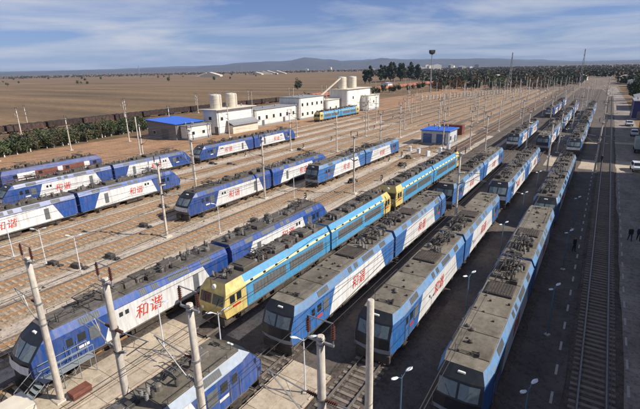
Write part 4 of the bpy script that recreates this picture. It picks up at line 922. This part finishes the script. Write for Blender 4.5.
for dx0, dx1, dz0, dz1 in ((-.35, .35, 0, .08), (-.35, -.29, .08, .3), (.29, .35, .08, .3), (-.38, .38, .3, .35)):
    q = [(a.x + dx0, a.y, a.z + dz0), (a.x + dx1, a.y, a.z + dz0), (b.x + dx1, b.y, b.z + dz0), (b.x + dx0, b.y, b.z + dz0)]; q2 = [(v[0], v[1], v[2] + dz1 - dz0) for v in q]
    g.face(q[::-1]).face(q2).face([q[0], q[1], q2[1], q2[0]]).face([q[1], q[2], q2[2], q2[1]]).face([q[3], q[0], q2[0], q2[3]]).face([q[2], q[3], q2[3], q2[2]])
g.build('gallery', 'wall_cream', cv)
G().tube((-1, 20, 8.6), (-1, 20, 11.4), .15, 6).tube((.5, 20, 8.6), (.5, 20, 11.4), .15, 6).build('trestle', 'galvanised', cv)
# hut
hut = building('yard_hut', -40.4, -33.0, 112.6, 120.4, 3.6, 'hut_wall', 'roof_blue', 'white hut with flat bright blue roof among the tracks', 'flat', .3, [('x', -2.2, 1.2, 1.2, 1.2), ('x', 1.8, 0, 1.0, 2.1, 'door'), ('y', -2, 0.3, 2.4, 2.6, 'shade_panel'), ('y', 1.6, 0.3, 2.4, 2.6, 'shade_panel')], cat='hut')  # added dark blue panels paint the shade of the front wall
rb = empty('storage_container', (-38, 133, 0)); tag(rb, 'rust-red container just behind the blue-roofed hut', 'container')
G().box(-3.2, 3.2, -1.4, 1.4, .15, 3.0).build('box', 'rust_box', rb)
rib = G().box(-.08, .08, -.04, .04, .2, 2.95).mesh('rib', 'rust_box')
for i in range(14):
    put('rib', rib, rb, (-3.0 + i * .46, -1.44, 0))
G().box(3.2, 3.26, -1.3, -.02, .25, 2.9).build('door', 'rust_box', rb); G().box(3.2, 3.26, .02, 1.3, .25, 2.9).build('door', 'rust_box', rb)
# depot halls along the right, whose shade falls over the road
dh = building('depot_hall', 10.2, 36, -40, 100.5, 13.9, 'wall_green', 'roof_slate', 'long pale green depot hall along the shaded road', 'flat', .3, [('w', -64 + i * 8, 2.0, 3.2, 3.0) for i in range(17)] + [('w', -64 + i * 8, 7.6, 3.2, 2.4) for i in range(17)] + [('y', 0, 0, 5, 6, 'door')])
building('blue_trim_hall', 10.2, 32, 112.5, 136.6, 12.5, 'wall_green', 'roof_slate', 'depot hall beyond the lit strip at the right edge', 'flat', .3, [('w', -8 + i * 5.3, 2.0, 2.6, 2.6) for i in range(4)])
building('far_hall', 10.2, 30, 139.2, 172, 11.0, 'wall_green', 'wall_navy', 'far depot hall at the right edge, with navy roof edge', 'flat', .3, [('w', -12 + i * 6, 2.0, 2.6, 2.6) for i in range(5)])
building('navy_building', 8.8, 16, 196, 212, 6.5, 'wall_navy', 'roof_slate', 'small navy blue building beside the far service road', 'flat', .3, [('w', -4, 1.2, 1.6, 1.4), ('w', 3, 1.2, 1.6, 1.4), ('y', -1, 0, 2.4, 3, 'door')])
building('grey_roofed_block', 11, 30, 235, 262, 5, 'wall_cream', 'roof_slate', 'low cream block with grey roof behind the navy building', 'gable', .4, [('w', -8 + i * 5.3, 1.4, 1.6, 1.4) for i in range(4)])

# ================================================================== GOODS TRAINS on the outer line
def wagon_proto(m, load):
    p = proto('goods_wagon'); L = 12.6
    b = G()
    for s in (-1, 1): b.box(s * 1.5 - .05, s * 1.5 + .05, -L / 2, L / 2, 1.1, 3.1)
    b.box(-1.45, 1.45, -L / 2, -L / 2 + .1, 1.1, 3.1); b.box(-1.45, 1.45, L / 2 - .1, L / 2, 1.1, 3.1); b.box(-1.45, 1.45, -L / 2 + .1, L / 2 - .1, 1.1, 1.25); kid(p, 'body', b, m)
    for s in (-1, 1):
        for i in range(9): kid(p, 'rib', G().box(s * 1.58 - .04, s * 1.58 + .04, -.06, .06, 1.1, 3.1), m, (0, -L / 2 + .4 + i * 1.475, 0))
    g = G(); n = 8
    for i in range(n): 
        y0 = -L / 2 + .2 + i * (L - .4) / n; y1 = y0 + (L - .4) / n; g.face([(-1.4, y0, 2.7), (0, y0, 3.2 + .2 * (i % 2)), (0, y1, 3.2 + .2 * ((i + 1) % 2)), (-1.4, y1, 2.7)][::-1]).face([(1.4, y0, 2.7), (1.4, y1, 2.7), (0, y1, 3.2 + .2 * ((i + 1) % 2)), (0, y0, 3.2 + .2 * (i % 2))])
    kid(p, 'load', g, load)
    for yy in (-4.2, 4.2):
        o = kid(p, 'bogie', G().box(-1.1, 1.1, -1.2, 1.2, .5, .95), 'bogie_dark', (0, yy, 0))
        for a in (-.9, .9):
            for s in (-1, 1): kid(o, 'wheel', WHEEL, None, (s * .74, a, .7 - .07), 0)
    return p
WD = wagon_proto('wagon_dark', 'coal'); WR_ = wagon_proto('wagon_red', 'wagon_red')
y = 40.0; i = 0
while y < 330:
    place(WD if i not in (16, 17) else WR_, (-172.5, y + 6.3, 0), 0, ORDS[i] + ' dark open wagon from the left in the long goods train' if i not in (16, 17) else ('left' if i == 16 else 'right') + ' one of two rusty red wagons among the dark wagons', 'wagon', 'wagons of the dark goods train' if i not in (16, 17) else 'red wagons among the dark ones'); y += 13.5; i += 1
y = 350.0; i = 0
while y < 760:
    place(WR_, (-172.5, y + 6.3, 0), 0, ORDS[i] + ' rusty orange wagon from the left before the poplars', 'wagon', 'wagons of the orange goods train'); y += 13.5; i += 1

# ================================================================== VEGETATION
def crown_mesh(name, rx, rz, n, leaf, m, seed, shape='round'):
    rr = random.Random(seed); g = G(); clumps = []
    for k in range(22):
        while True:
            v = Vector((rr.uniform(-1, 1), rr.uniform(-1, 1), rr.uniform(-1, 1)))
            if v.length < 1: break
        if shape == 'tall': v.x *= (1 - .45 * max(0, v.z)); v.y *= (1 - .45 * max(0, v.z))
        clumps.append((Vector((v.x * rx * .78, v.y * rx * .78, v.z * rz * .82)), rr.uniform(.28, .5) * rx))
    for i in range(n):
        c, r = rr.choice(clumps); d = Vector((rr.gauss(0, 1), rr.gauss(0, 1), rr.gauss(0, 1))).normalized() * r * rr.random() ** .4
        q = c + d; nv = Vector((rr.gauss(0, 1), rr.gauss(0, 1), rr.gauss(.4, 1))).normalized(); a = nv.orthogonal().normalized(); b = nv.cross(a); l = leaf * rr.uniform(.6, 1.3)
        g.face([q - a * l - b * l * .6, q + a * l - b * l * .6, q + a * l * .8 + b * l * .6, q - a * l * .8 + b * l * .6])
    return g.mesh('crown', m)
def tree_proto(h, rx, rz, n, leaf, m, seed, shape='round', trunkm='bark', name='tree'):
    p = proto(name); rr = random.Random(seed); zc = h - rz
    t = G().tube((0, 0, 0), (.05, .05, zc), h * .022 + .04, 7, h * .012 + .02)
    for k in range(7):
        a = rr.uniform(0, 6.28); z0 = zc * rr.uniform(.55, 1); t.tube((0, 0, z0), (math.cos(a) * rx * .6, math.sin(a) * rx * .6, z0 + rz * rr.uniform(.3, .8)), h * .009 + .015, 5, .015)
    kid(p, 'trunk', t, trunkm); kid(p, 'crown', crown_mesh('crown', rx, rz, n, leaf, m, seed, shape), None, (0, 0, zc))
    return p
SH = [tree_proto(5.6, 2.3, 2.5, 900, .20, m, s, trunkm='whitewash') for m, s in (('leaf_green', 1), ('leaf_dark', 2), ('leaf_olive', 3))]
rr = random.Random(4); i = 0
y = 30.0; i = 0
while y < 100:
    for k in range(3):
        x = -126.5 - (y - 46) * .22 - k * 4.2 + rr.uniform(-1.0, 1.0)
        place(SH[rr.randrange(3)], (x, y + k * 1.1 + rr.uniform(-.7, .7), 0), rr.uniform(0, 6), ORDS[i] + ' tree from the left in the ' + ('front', 'middle', 'back')[k] + ' row of the hedge', 'tree', ('front', 'middle', 'back')[k] + ' hedge trees', (rr.uniform(.7, 1.1), rr.uniform(.7, 1.1), rr.uniform(.55, 1.05)))
    y += 2.1; i += 1
POP = [tree_proto(23, 4.6, 10.6, 2600, .55, 'leaf_dark', s, 'tall') for s in (7, 8)]
for x, y, s, lb in ((-252, 507, 1.0, 'single tall dark poplar left of the poplar cluster'), (-262, 560, 1.05, 'first poplar of the dark cluster'), (-255, 575, 1.2, 'second poplar of the dark cluster'), (-262, 590, 1.15, 'third poplar of the dark cluster'), (-250, 600, 1.2, 'fourth poplar of the dark cluster'), (-258, 618, 1.25, 'fifth poplar of the dark cluster'), (-248, 632, 1.2, 'sixth poplar of the dark cluster'), (-245, 652, 1.15, 'rightmost poplar of the dark cluster'), (-258, 505, .85, 'smaller poplar touching the single tall one'), (-266, 582, 1.1, 'hind poplar at the left of the dark cluster'), (-264, 606, 1.2, 'hind poplar in the middle of the dark cluster'), (-262, 635, 1.15, 'hind poplar at the right of the dark cluster')):
    place(POP[rr.randrange(2)], (x, y, 0), rr.uniform(0, 6), lb, 'poplar', 'poplars behind the orange goods train', s)
BT = [tree_proto(h, rx, rz, 1000, .34, m, s) for h, rx, rz, m, s in ((9, 4, 3.9, 'leaf_green', 11), (8, 4, 3.4, 'leaf_autumn', 12), (10, 4.2, 4.4, 'leaf_dark', 13), (8.5, 3.6, 3.6, 'leaf_olive', 14))]
place(BT[2], (-256, 357, 0), 0, 'round lone dark tree behind the white office block', 'tree', None, 1.1)
for q in range(70):
    a = rr.uniform(0, 1); x = -125 + 100 * a + rr.uniform(-8, 8); y = 395 + 60 * a + rr.uniform(-30, 90)
    place(rr.choice(BT), (x, y, 0), rr.uniform(0, 6), 'tree of the mixed belt beyond the far end of the yard', 'tree', 'trees beyond the yard', (rr.uniform(.7, 1.5), rr.uniform(.7, 1.5), rr.uniform(.5, 1.3)))
for q in range(60):
    y = 214 + 300 * rr.random() ** 1.3; x = rr.uniform(17 if y < 270 else 12, 60)
    place(rr.choice((BT[0], BT[2], BT[2], BT[3])), (x, y, 0), rr.uniform(0, 6), 'dark tree of the belt at the right edge near the horizon', 'tree', 'trees at the right edge', (rr.uniform(.8, 1.5), rr.uniform(.8, 1.5), rr.uniform(.7, 1.35)))
for q in range(60):
    place(SH[rr.randrange(3)], (-150 + rr.uniform(-6, 6) + q * .12, 225 + q * 8 + rr.uniform(-8, 8), 0), rr.uniform(0, 6), 'low bush along the foot of the distant orange goods train', 'bush', 'bushes along the goods line', rr.uniform(.8, 1.3))
for q in range(30):
    d = rr.uniform(900, 1900); az = YAW + R(rr.uniform(4, 37)); place(BT[q % 4], (-math.sin(az) * d, math.cos(az) * d, 0), 0, 'small scattered tree far out on the brown field', 'tree', 'trees on the field', rr.uniform(.6, 1.0))
# far wood that reads as one mass
g = G()
for i in range(8200):
    t = rr.random(); d = 520 + 3600 * t * t; a = R(rr.uniform(4.5, 42)); lo = 6 + 9 * max(0, (1100 - d) / 580)
    if i > 6500: d = rr.choice((2300, 2750, 3300, 3900)) + rr.gauss(0, 45); a = R(rr.uniform(-42, 6)); lo = -90
    if math.degrees(a) < lo: continue
    az = YAW - a; cx, cy = -math.sin(az) * d, math.cos(az) * d
    if abs(cx + 8) < 17 and cy < 760: continue
    h = rr.uniform(4.5, 9); r = h * rr.uniform(.38, .6)
    for k in range(14):
        v = Vector((rr.gauss(0, .5) * r, rr.gauss(0, .5) * r, h * (.55 + .26 * rr.uniform(-1, 1)))); nv = Vector((rr.gauss(0, 1), rr.gauss(0, 1), rr.gauss(.3, 1))).normalized(); A = nv.orthogonal().normalized(); B = nv.cross(A); l = r * rr.uniform(.3, .55)
        g.face([(cx + q.x, cy + q.y, max(0, q.z)) for q in (v - A * l - B * l * .7, v + A * l - B * l * .6, v + A * l * .7 + B * l * .7, v - A * l * .8 + B * l * .6)], (0, 0, 1, 0, 2)[i % 5])
wd = g.build('far_wood', ['leaf_dark', 'leaf_olive', 'leaf_autumn']); tag(wd, 'dark far wood stretching to the horizon on the right', 'wood', kind='stuff')
# ================================================================== FAR HOUSES, TOWERS
def house(x, y, sx, sy, h, wall, roofm, lb, grp, rz=0):
    p = building('far_house', x - sx / 2, x + sx / 2, y - sy / 2, y + sy / 2, h, wall, roofm, lb, 'gable', .3, [('y', -sx * .25, 1, 1.2, 1.2), ('y', sx * .25, 1, 1.2, 1.2), ('x', 0, 1, 1.2, 1.2)], cat='house'); p['group'] = grp; p.rotation_euler.z = rz
for i, (x, y, sx, sy, h) in enumerate(((-112, 452, 14, 8, 4), (-70, 500, 12, 8, 4), (-46, 520, 5, 5, 7), (-92, 480, 9, 7, 3.5), (-58, 560, 10, 7, 4), (-30, 640, 14, 8, 5), (-128, 640, 16, 9, 5), (22, 470, 16, 9, 5), (14, 560, 12, 8, 6), (-190, 420, 9, 7, 4))):
    house(x, y, sx, sy, h, 'wall_white', rr.choice(('roof_slate', 'wall_cream')), 'small white house among the trees beyond the yard', 'white houses beyond the yard', rr.uniform(-.4, .4))
for i in range(22):
    a = rr.uniform(-2, 22); d = rr.uniform(2600, 4200); az = YAW - R(a)
    house(-math.sin(az) * d, math.cos(az) * d, rr.uniform(18, 50), rr.uniform(14, 25), rr.uniform(9, 26), rr.choice(('wall_white', 'wall_cream', 'wall_grey')), 'roof_slate', 'tiny building of the distant town below the hills', 'distant town buildings', rr.uniform(0, 1.5))
for i in range(7):
    a = rr.uniform(-14, -4); d = rr.uniform(1500, 2000); az = YAW - R(a)
    house(-math.sin(az) * d, math.cos(az) * d, rr.uniform(50, 90), rr.uniform(12, 20), rr.uniform(2.2, 3.2), 'wall_cream', 'wall_cream', 'long pale shed far out on the field below the hills', 'pale sheds on the field', rr.uniform(.2, .6))
# floodlight mast
fm = empty('floodlight_mast', (-121, 352, 0)); tag(fm, 'tall floodlight mast with a dark head above the poplar line', 'mast')
G().tube((0, 0, 0), (0, 0, 29), .55, 10, .3).build('pole', 'galvanised', fm)
h = G().lathe([(.4, 28.6), (2.0, 29.2), (2.1, 30.0), (1.2, 30.2)], n=14)
for k in range(10): a = k * .628; h.box(2.0 * math.cos(a) - .4, 2.0 * math.cos(a) + .4, 2.0 * math.sin(a) - .4, 2.0 * math.sin(a) + .4, 29.9, 32.0)
h.build('lamp_crown', 'gear', fm)
def lattice(x, y, hgt, w_, lb, nm='lattice_mast', grp=None):
    p = empty(nm, (x, y, 0)); tag(p, lb, 'mast' if nm == 'lattice_mast' else 'pylon', grp); g = G(); n = 9
    for sx, sy in ((-1, -1), (1, -1), (1, 1), (-1, 1)):
        g.tube((sx * w_, sy * w_, 0), (sx * w_ * .15, sy * w_ * .15, hgt), .12 + hgt * .002, 4)
        for i in range(n):
            z0, z1 = hgt * i / n, hgt * (i + 1) / n; a0, a1 = w_ * (1 - .85 * i / n), w_ * (1 - .85 * (i + 1) / n); nx_, ny_ = -sy, sx
            g.tube((sx * a0, sy * a0, z0), (nx_ * a1, ny_ * a1, z1), .07 + hgt * .001, 3)
    g.build('lattice', 'galvanised', p)
    if nm != 'lattice_mast':
        c = G()
        for z in (.72, .84, .95): c.tube((-hgt * .17, 0, hgt * z), (hgt * .17, 0, hgt * z), .25, 4).tube((-hgt * .17, 0, hgt * z), (0, 0, hgt * (z + .04)), .2, 4).tube((hgt * .17, 0, hgt * z), (0, 0, hgt * (z + .04)), .2, 4)
        c.build('cross_arm', 'galvanised', p)
lattice(-75, 430, 30, 1.2, 'thin lattice mast standing above the autumn trees'); lattice(-22, 470, 32, 1.2, 'thin lattice mast near the far end of the tracks'); lattice(32, 560, 30, 1.2, 'thin lattice mast above the trees at the right edge')
for a, d in ((-21.5, 2300), (-9.5, 2500), (3, 2700), (6.3, 2600)):
    az = YAW - R(a); lattice(-math.sin(az) * d, math.cos(az) * d, 46, 4, 'faint power pylon far out on the field', 'power_pylon', 'power pylons')

# ================================================================== YARD CLUTTER
def clutter(name, x, y, kind, lb, cat, grp=None, rz=0):
    p = empty(name, (x, y, 0), rz); tag(p, lb, cat, grp)
    if kind == 'switch':
        G().box(-.5, .5, -.3, .3, .05, .55, .06).build('box', 'gear', p); G().tube((.5, 0, .3), (1.8, 0, .2), .035, 5).build('throw_rod', 'gear', p); G().box(.9, 1.3, -.25, .25, .03, .3, .04).build('detector', 'gear', p)
    elif kind == 'signal':
        G().box(-.2, .2, -.2, .2, 0, .3, .03).build('base', 'concrete_pole', p); G().box(-.16, .16, -.14, .14, .3, 1.15, .03).build('head', 'gear', p)
        for z in (.55, .88): G().lathe([(.09, 0), (.09, .12)], (0, -.14 - .12, z), 8, 'y').build('lens', 'lamp_lens', p)
    elif kind == 'cabinet':
        G().box(-.45, .45, -.3, .3, .1, 1.25, .04).build('body', 'lamp_white', p); G().box(-.5, .5, -.36, .36, 0, .1).build('plinth', 'concrete_pole', p); G().box(-.42, .42, -.315, -.29, .16, 1.18).build('door', 'lamp_white', p)
    elif kind == 'barrow':
        G().box(-.9, .9, -.5, .5, .45, .55).build('deck', 'gear', p)
        for sx in (-.7, .7):
            for sy in (-.45, .45): G().lathe([(.2, -.04), (.2, .04)], (sx, sy, .2), 10, 'y').build('wheel', 'tyre', p)
        G().tube((.9, 0, .55), (1.4, 0, 1.1), .03, 5).build('handle', 'gear', p); G().box(-.6, .3, -.4, .4, .55, .9, .05).build('load', 'bogie_dark', p)
sw = [(-48.0, 20.2, .2), (-45.2, 21.2, .3), (-44.4, 24.6, .1), (-50, 33, .1), (-55, 40, 0), (-72, 66.5, .1), (-67.7, 67.7, .2), (-64.4, 89.5, 0), (-50, 60, 0), (-38.2, 42, .1), (-70, 45, .1), (-44.5, 72, 0), (-59, 78, .1)]
for i, (x, y, rz) in enumerate(sw): clutter('switch_machine', x, y, 'switch', 'low dark switch machine between the bare left tracks', 'switch machine', 'switch machines', rz)
for i in range(16):
    x = rr.choice((-32.6, -38.3, -44.4, -50, -54.7, -65, -71.5)) + rr.uniform(-.3, .3); y = rr.uniform(40, 170); clutter('dwarf_signal', x, y, 'signal', 'knee-high dwarf signal between the tracks', 'signal', 'dwarf signals')
for x, y in ((-33, 97), (-36, 99), (-32, 103), (-30, 96.5), (-39, 101), (-31.5, 108)): clutter('relay_cabinet', x, y, 'cabinet', 'small pale relay cabinet near the front of the hut', 'cabinet', 'relay cabinets by the hut', rr.uniform(0, 3))
for x, y, lb in ((-36, 92, 'dark hand trolley on the soil in front of the hut'), (-34, 84, 'dark loaded trolley beside the far yellow-cabbed locomotive'), (-36.5, 67, 'dark trolley near the spread-arm mast')): clutter('hand_trolley', x, y, 'barrow', lb, 'trolley', None, rr.uniform(0, 3))
# steel inspection stairs beside the nearest cab
st = empty('inspection_stairs', (-27.6, 9.2, .1)); tag(st, 'blue-grey steel stairs and platform beside the nearest royal-blue cab', 'stairs')
for i in range(5): G().box(-.35, .35, -.13, .13, 0, .03).build('tread', 'rail_teal', st).location = (0, -.6 + i * .28 - 0.5, .2 + i * .2)
G().box(-.4, .4, .2, 3.6, 1.15, 1.2).build('deck', 'rail_teal', st)
for x in (-.4, .4):
    g = G()
    for yy in (.25, 1.35, 2.45, 3.55): g.tube((x, yy, 0), (x, yy, 2.1), .028, 5)
    for z in (1.65, 2.1): g.tube((x, .25, z), (x, 3.55, z), .025, 5)
    g.tube((x, -1.2, .2), (x, .25, 1.15), .03, 5).tube((x, -1.2, 1.15), (x, .25, 2.1), .025, 5).tube((x, -1.2, .2), (x, -1.2, 1.15), .025, 5)
    g.tube((x, .25, 0.05), (x, 1.35, 1.1), .02, 4).tube((x, 1.35, .05), (x, 2.45, 1.1), .02, 4)
    g.build('railing', 'rail_teal', st)
cb = empty('equipment_cabinet', (-26.3, 7.4, .1)); tag(cb, 'cream equipment cabinet at the bottom left corner', 'cabinet')
G().box(-.85, .85, -.7, .7, .1, 1.5, .04).build('body', 'wall_cream', cb); G().box(-.92, .92, -.77, .77, 1.5, 1.58, .02).build('lid', 'wall_cream', cb); G().box(-.9, .9, -.75, .75, 0, .1).build('plinth', 'concrete_pole', cb)
for s in (-.42, .42): G().box(.85, .87, s - .32, s + .32, .2, 1.4).build('door', 'wall_cream', cb)
bx = empty('tool_chest', (-25.9, 10.8, .1)); tag(bx, 'low rust-red chest at the foot of the leftmost foreground mast', 'chest')
G().box(-.35, .35, -.6, .6, 0, .38).build('body', 'rust_box', bx); G().box(-.38, .38, -.63, .63, .383, .45, .03).build('lid', 'rust_box', bx)

g = G(); rl = random.Random(31)
for i in range(7000):
    x = rl.uniform(-92, -31); y = 6 + 170 * rl.random() ** 1.4; k = rl.uniform(.03, .11) * (2.2 if rl.random() < .06 else 1); a = rl.uniform(0, 3); c_, s_ = math.cos(a) * k, math.sin(a) * k; h_ = k * rl.uniform(.4, 1.0)
    g.face([(x - c_, y - s_, 0), (x + s_, y - c_, 0), (x, y, h_)], i % 3).face([(x + s_, y - c_, 0), (x + c_ * 1.5, y + s_, 0), (x, y, h_)], i % 3).face([(x + c_ * 1.5, y + s_, 0), (x - s_, y + c_, 0), (x, y, h_)], i % 3).face([(x - s_, y + c_, 0), (x - c_, y - s_, 0), (x, y, h_)], i % 3)
tag(g.build('loose_stones', ['gear', 'ballast_tan', 'bogie_dark']), 'loose stones and litter scattered between the left tracks', 'stones', kind='stuff')
fp = empty('post_fence', (-95, 262, 0)); tag(fp, 'line of pale concrete fence posts in front of the far trees', 'fence')
pm_ = G().box(-.3, .3, -.3, .3, 0, 3.0, .08).mesh('post', 'concrete_pole'); rl_ = G()
for i in range(34):
    put('post', pm_, fp, (i * 1.25, i * 3.1, 0))
for z in (.8, 2.2): rl_.tube((0, 0, z), (33 * 1.25, 33 * 3.1, z), .07, 4)
rl_.build('rail', 'concrete_pole', fp)
# ================================================================== VEHICLES AND PEOPLE
def van(x, y, rz, lb):
    p = empty('parked_car', (x, y, .012), rz); tag(p, lb, 'car')
    prof = [(-2.15, .35), (-2.15, .95), (-1.9, 1.05), (-1.15, 1.12), (-.45, 1.62), (1.5, 1.66), (2.05, 1.2), (2.15, .8), (2.15, .35)]; g = G(); n = len(prof)
    for s in (-1, 1):
        for y_, z_ in prof: g.v.append((s * (.88 - (.14 if z_ > 1.3 else 0)), y_, z_))
    for i in range(n): j = (i + 1) % n; g.f.append((i, j, n + j, n + i)); g.m.append(0)
    g.f.append(tuple(range(n))[::-1]); g.m.append(0); g.f.append(tuple(range(n, 2 * n))); g.m.append(0)
    g.build('body', 'car_silver', p)
    G().face([(-.76, -1.12, 1.15), (.76, -1.12, 1.15), (.68, -.50, 1.605), (-.68, -.50, 1.605)]).build('windshield', 'glass', p).location = (0, -.02, .02)
    G().face([(-.66, 1.54, 1.62), (.66, 1.54, 1.62), (.74, 2.0, 1.24), (-.74, 2.0, 1.24)]).build('rear_window', 'glass', p).location = (0, .02, .02)
    for s in (-1, 1):
        for a, b in ((-.6, .3), (.4, 1.4)): G().face([(s * .885, a - .25 * (a < 0), 1.15), (s * .885, b, 1.15), (s * .775, b, 1.55), (s * .775, a, 1.55)]).build('side_window', 'glass', p)
        for yy in (-1.35, 1.35): G().lathe([(.16, -.11), (.31, -.11), (.33, -.06), (.33, .06), (.31, .11), (.16, .11)], (s * .82, yy, .33), 14, 'x').build('wheel', 'tyre', p)
        G().box(s * .6 - .2, s * .6 + .2, -2.17, -2.1, .72, .9).build('headlight', 'lamp_lens', p)
    G().box(-.86, .86, -2.22, -2.1, .36, .6, .03).build('bumper', 'gear_mid', p)
van(8.2, 152, 0.0, 'dark-shaded car parked by the far hall at the right edge')
van(7.6, 176, 0.1, 'tiny car near the navy building on the far road')
van(7.0, 101.5, 0.12, 'silver-white car at the right edge on the lit ground strip')
tr = empty('parked_truck', (8.3, 124, .012)); tag(tr, 'truck with pale grey-green box body at the right edge, beyond the silver car', 'truck')
G().box(-1.15, 1.15, -2.6, 3.2, 1.0, 3.3, .05).build('cargo_box', 'wall_green', tr); G().box(-1.05, 1.05, 3.4, 5.0, .6, 2.5, .2).build('cab', 'roof_blue', tr); G().box(-.5, .5, -2.5, 4.8, .55, .95).build('chassis', 'gear', tr)
G().box(-.9, .9, 4.985, 5.01, 1.5, 2.2).build('windshield', 'glass', tr)
for s in (-1, 1):
    for yy in (-1.6, 4.1): G().lathe([(.2, -.14), (.46, -.14), (.48, 0), (.46, .14), (.2, .14)], (s * .95, yy, .48), 14, 'x').build('wheel', 'tyre', tr)
    G().box(min(0, s * 1.1) + .03, max(0, s * 1.1) - .03, -2.63, -2.6, 1.08, 3.2).build('rear_door', 'wall_green', tr)

def person(x, y, rz, lb, step, topm, botm):
    p = empty('person', (x, y, .012), rz); tag(p, lb, 'person')
    me = bpy.data.meshes.new('body'); s = step
    V = [(0, 0, .95), (0, .01, 1.15), (0, .02, 1.38), (0, 0, 1.50), (0, -.02, 1.62), (0, -.02, 1.72),
         (.10, 0, .90), (.10, -.12 * s, .50), (.10, .0 - .22 * s, .08), (.10, -.14 - .22 * s, .04), (-.10, 0, .90), (-.10, .10 * s, .50), (-.10, .28 * s, .09), (-.10, .16 * s, .04),
         (.20, .02, 1.40), (.25, .10 * s + .02, 1.12), (.24, -.02 + .06 * s, .88), (.24, -.06 + .06 * s, .80), (-.20, .02, 1.40), (-.25, -.10 * s + .02, 1.12), (-.24, -.14 * s, .88), (-.24, -.18 * s, .80)]
    Eg = [(0, 1), (1, 2), (2, 3), (3, 4), (4, 5), (0, 6), (6, 7), (7, 8), (8, 9), (0, 10), (10, 11), (11, 12), (12, 13), (2, 14), (14, 15), (15, 16), (16, 17), (2, 18), (18, 19), (19, 20), (20, 21)]
    RD = [.16, .15, .17, .06, .10, .085, .10, .075, .05, .04, .10, .075, .05, .04, .075, .055, .042, .035, .075, .055, .042, .035]
    me.from_pydata(V, Eg, []); ob = bpy.data.objects.new('body', me); C.objects.link(ob)
    ob.modifiers.new('skin', 'SKIN'); ob.modifiers.new('sub', 'SUBSURF').levels = 2
    if not me.skin_vertices: me.attributes  # layer is created with the modifier
    try:
        if len(me.skin_vertices) == 0:
            import bmesh
            bm = bmesh.new(); bm.from_mesh(me); bm.verts.layers.skin.verify(); bm.to_mesh(me); bm.free()
        for i, v in enumerate(me.skin_vertices[0].data): v.radius = (RD[i], RD[i]); v.use_root = (i == 0)
    except Exception as ex: print('skin', ex)
    dg = bpy.context.evaluated_depsgraph_get(); m2 = bpy.data.meshes.new_from_object(ob.evaluated_get(dg)); bpy.data.objects.remove(ob)
    m2.materials.clear()
    for k in (topm, botm, 'skin', 'hair'): m2.materials.append(MATS[k])
    for f in m2.polygons:
        c = f.center; f.use_smooth = True
        f.material_index = 3 if (c.z > 1.70 or (c.z > 1.6 and c.y > .02) or c.z < .09) else (2 if c.z > 1.50 or (c.z < .86 and abs(c.x) > .19) else (0 if c.z > .92 or abs(c.x) > .19 else 1))
    put('body', m2, p)
person(-.55, 52.4, 1.0, 'person in dark clothes standing by the third blue lamp on the shaded road side', .3, 'cloth_dark', 'cloth_dark')
person(4.75, 59.0, .3, 'person in dark clothes on the shaded road at the right edge, the left of two', 1.0, 'cloth_dark', 'cloth_blue')
person(5.6, 59.6, .2, 'person in dark clothes on the shaded road at the right edge, the right of two', .8, 'cloth_blue', 'cloth_dark')
person(1.1, 106.5, 2.6, 'small dark figure walking on the track at the lit strip', .8, 'cloth_dark', 'cloth_dark')

# ================================================================== HAZE
hz = G().box(-17500, 17500, -5200, 17500, -8.0, 420).build('haze', 'gear'); hz.data.materials.clear()
hm = bpy.data.materials.new('haze_air'); hm.use_nodes = True; t = hm.node_tree; t.nodes.clear()
o = t.nodes.new('ShaderNodeOutputMaterial'); v = t.nodes.new('ShaderNodeVolumePrincipled'); v.inputs['Color'].default_value = (0.50, 0.66, 1.0, 1); v.inputs['Density'].default_value = 5e-5; v.inputs['Anisotropy'].default_value = 0.0
t.links.new(v.outputs[0], o.inputs['Volume']); hz.data.materials.append(hm)
try: hm.cycles.homogeneous_volume = True
except Exception: pass
hz['kind'] = 'stuff'; hz['label'] = 'thin blue haze over the plain'
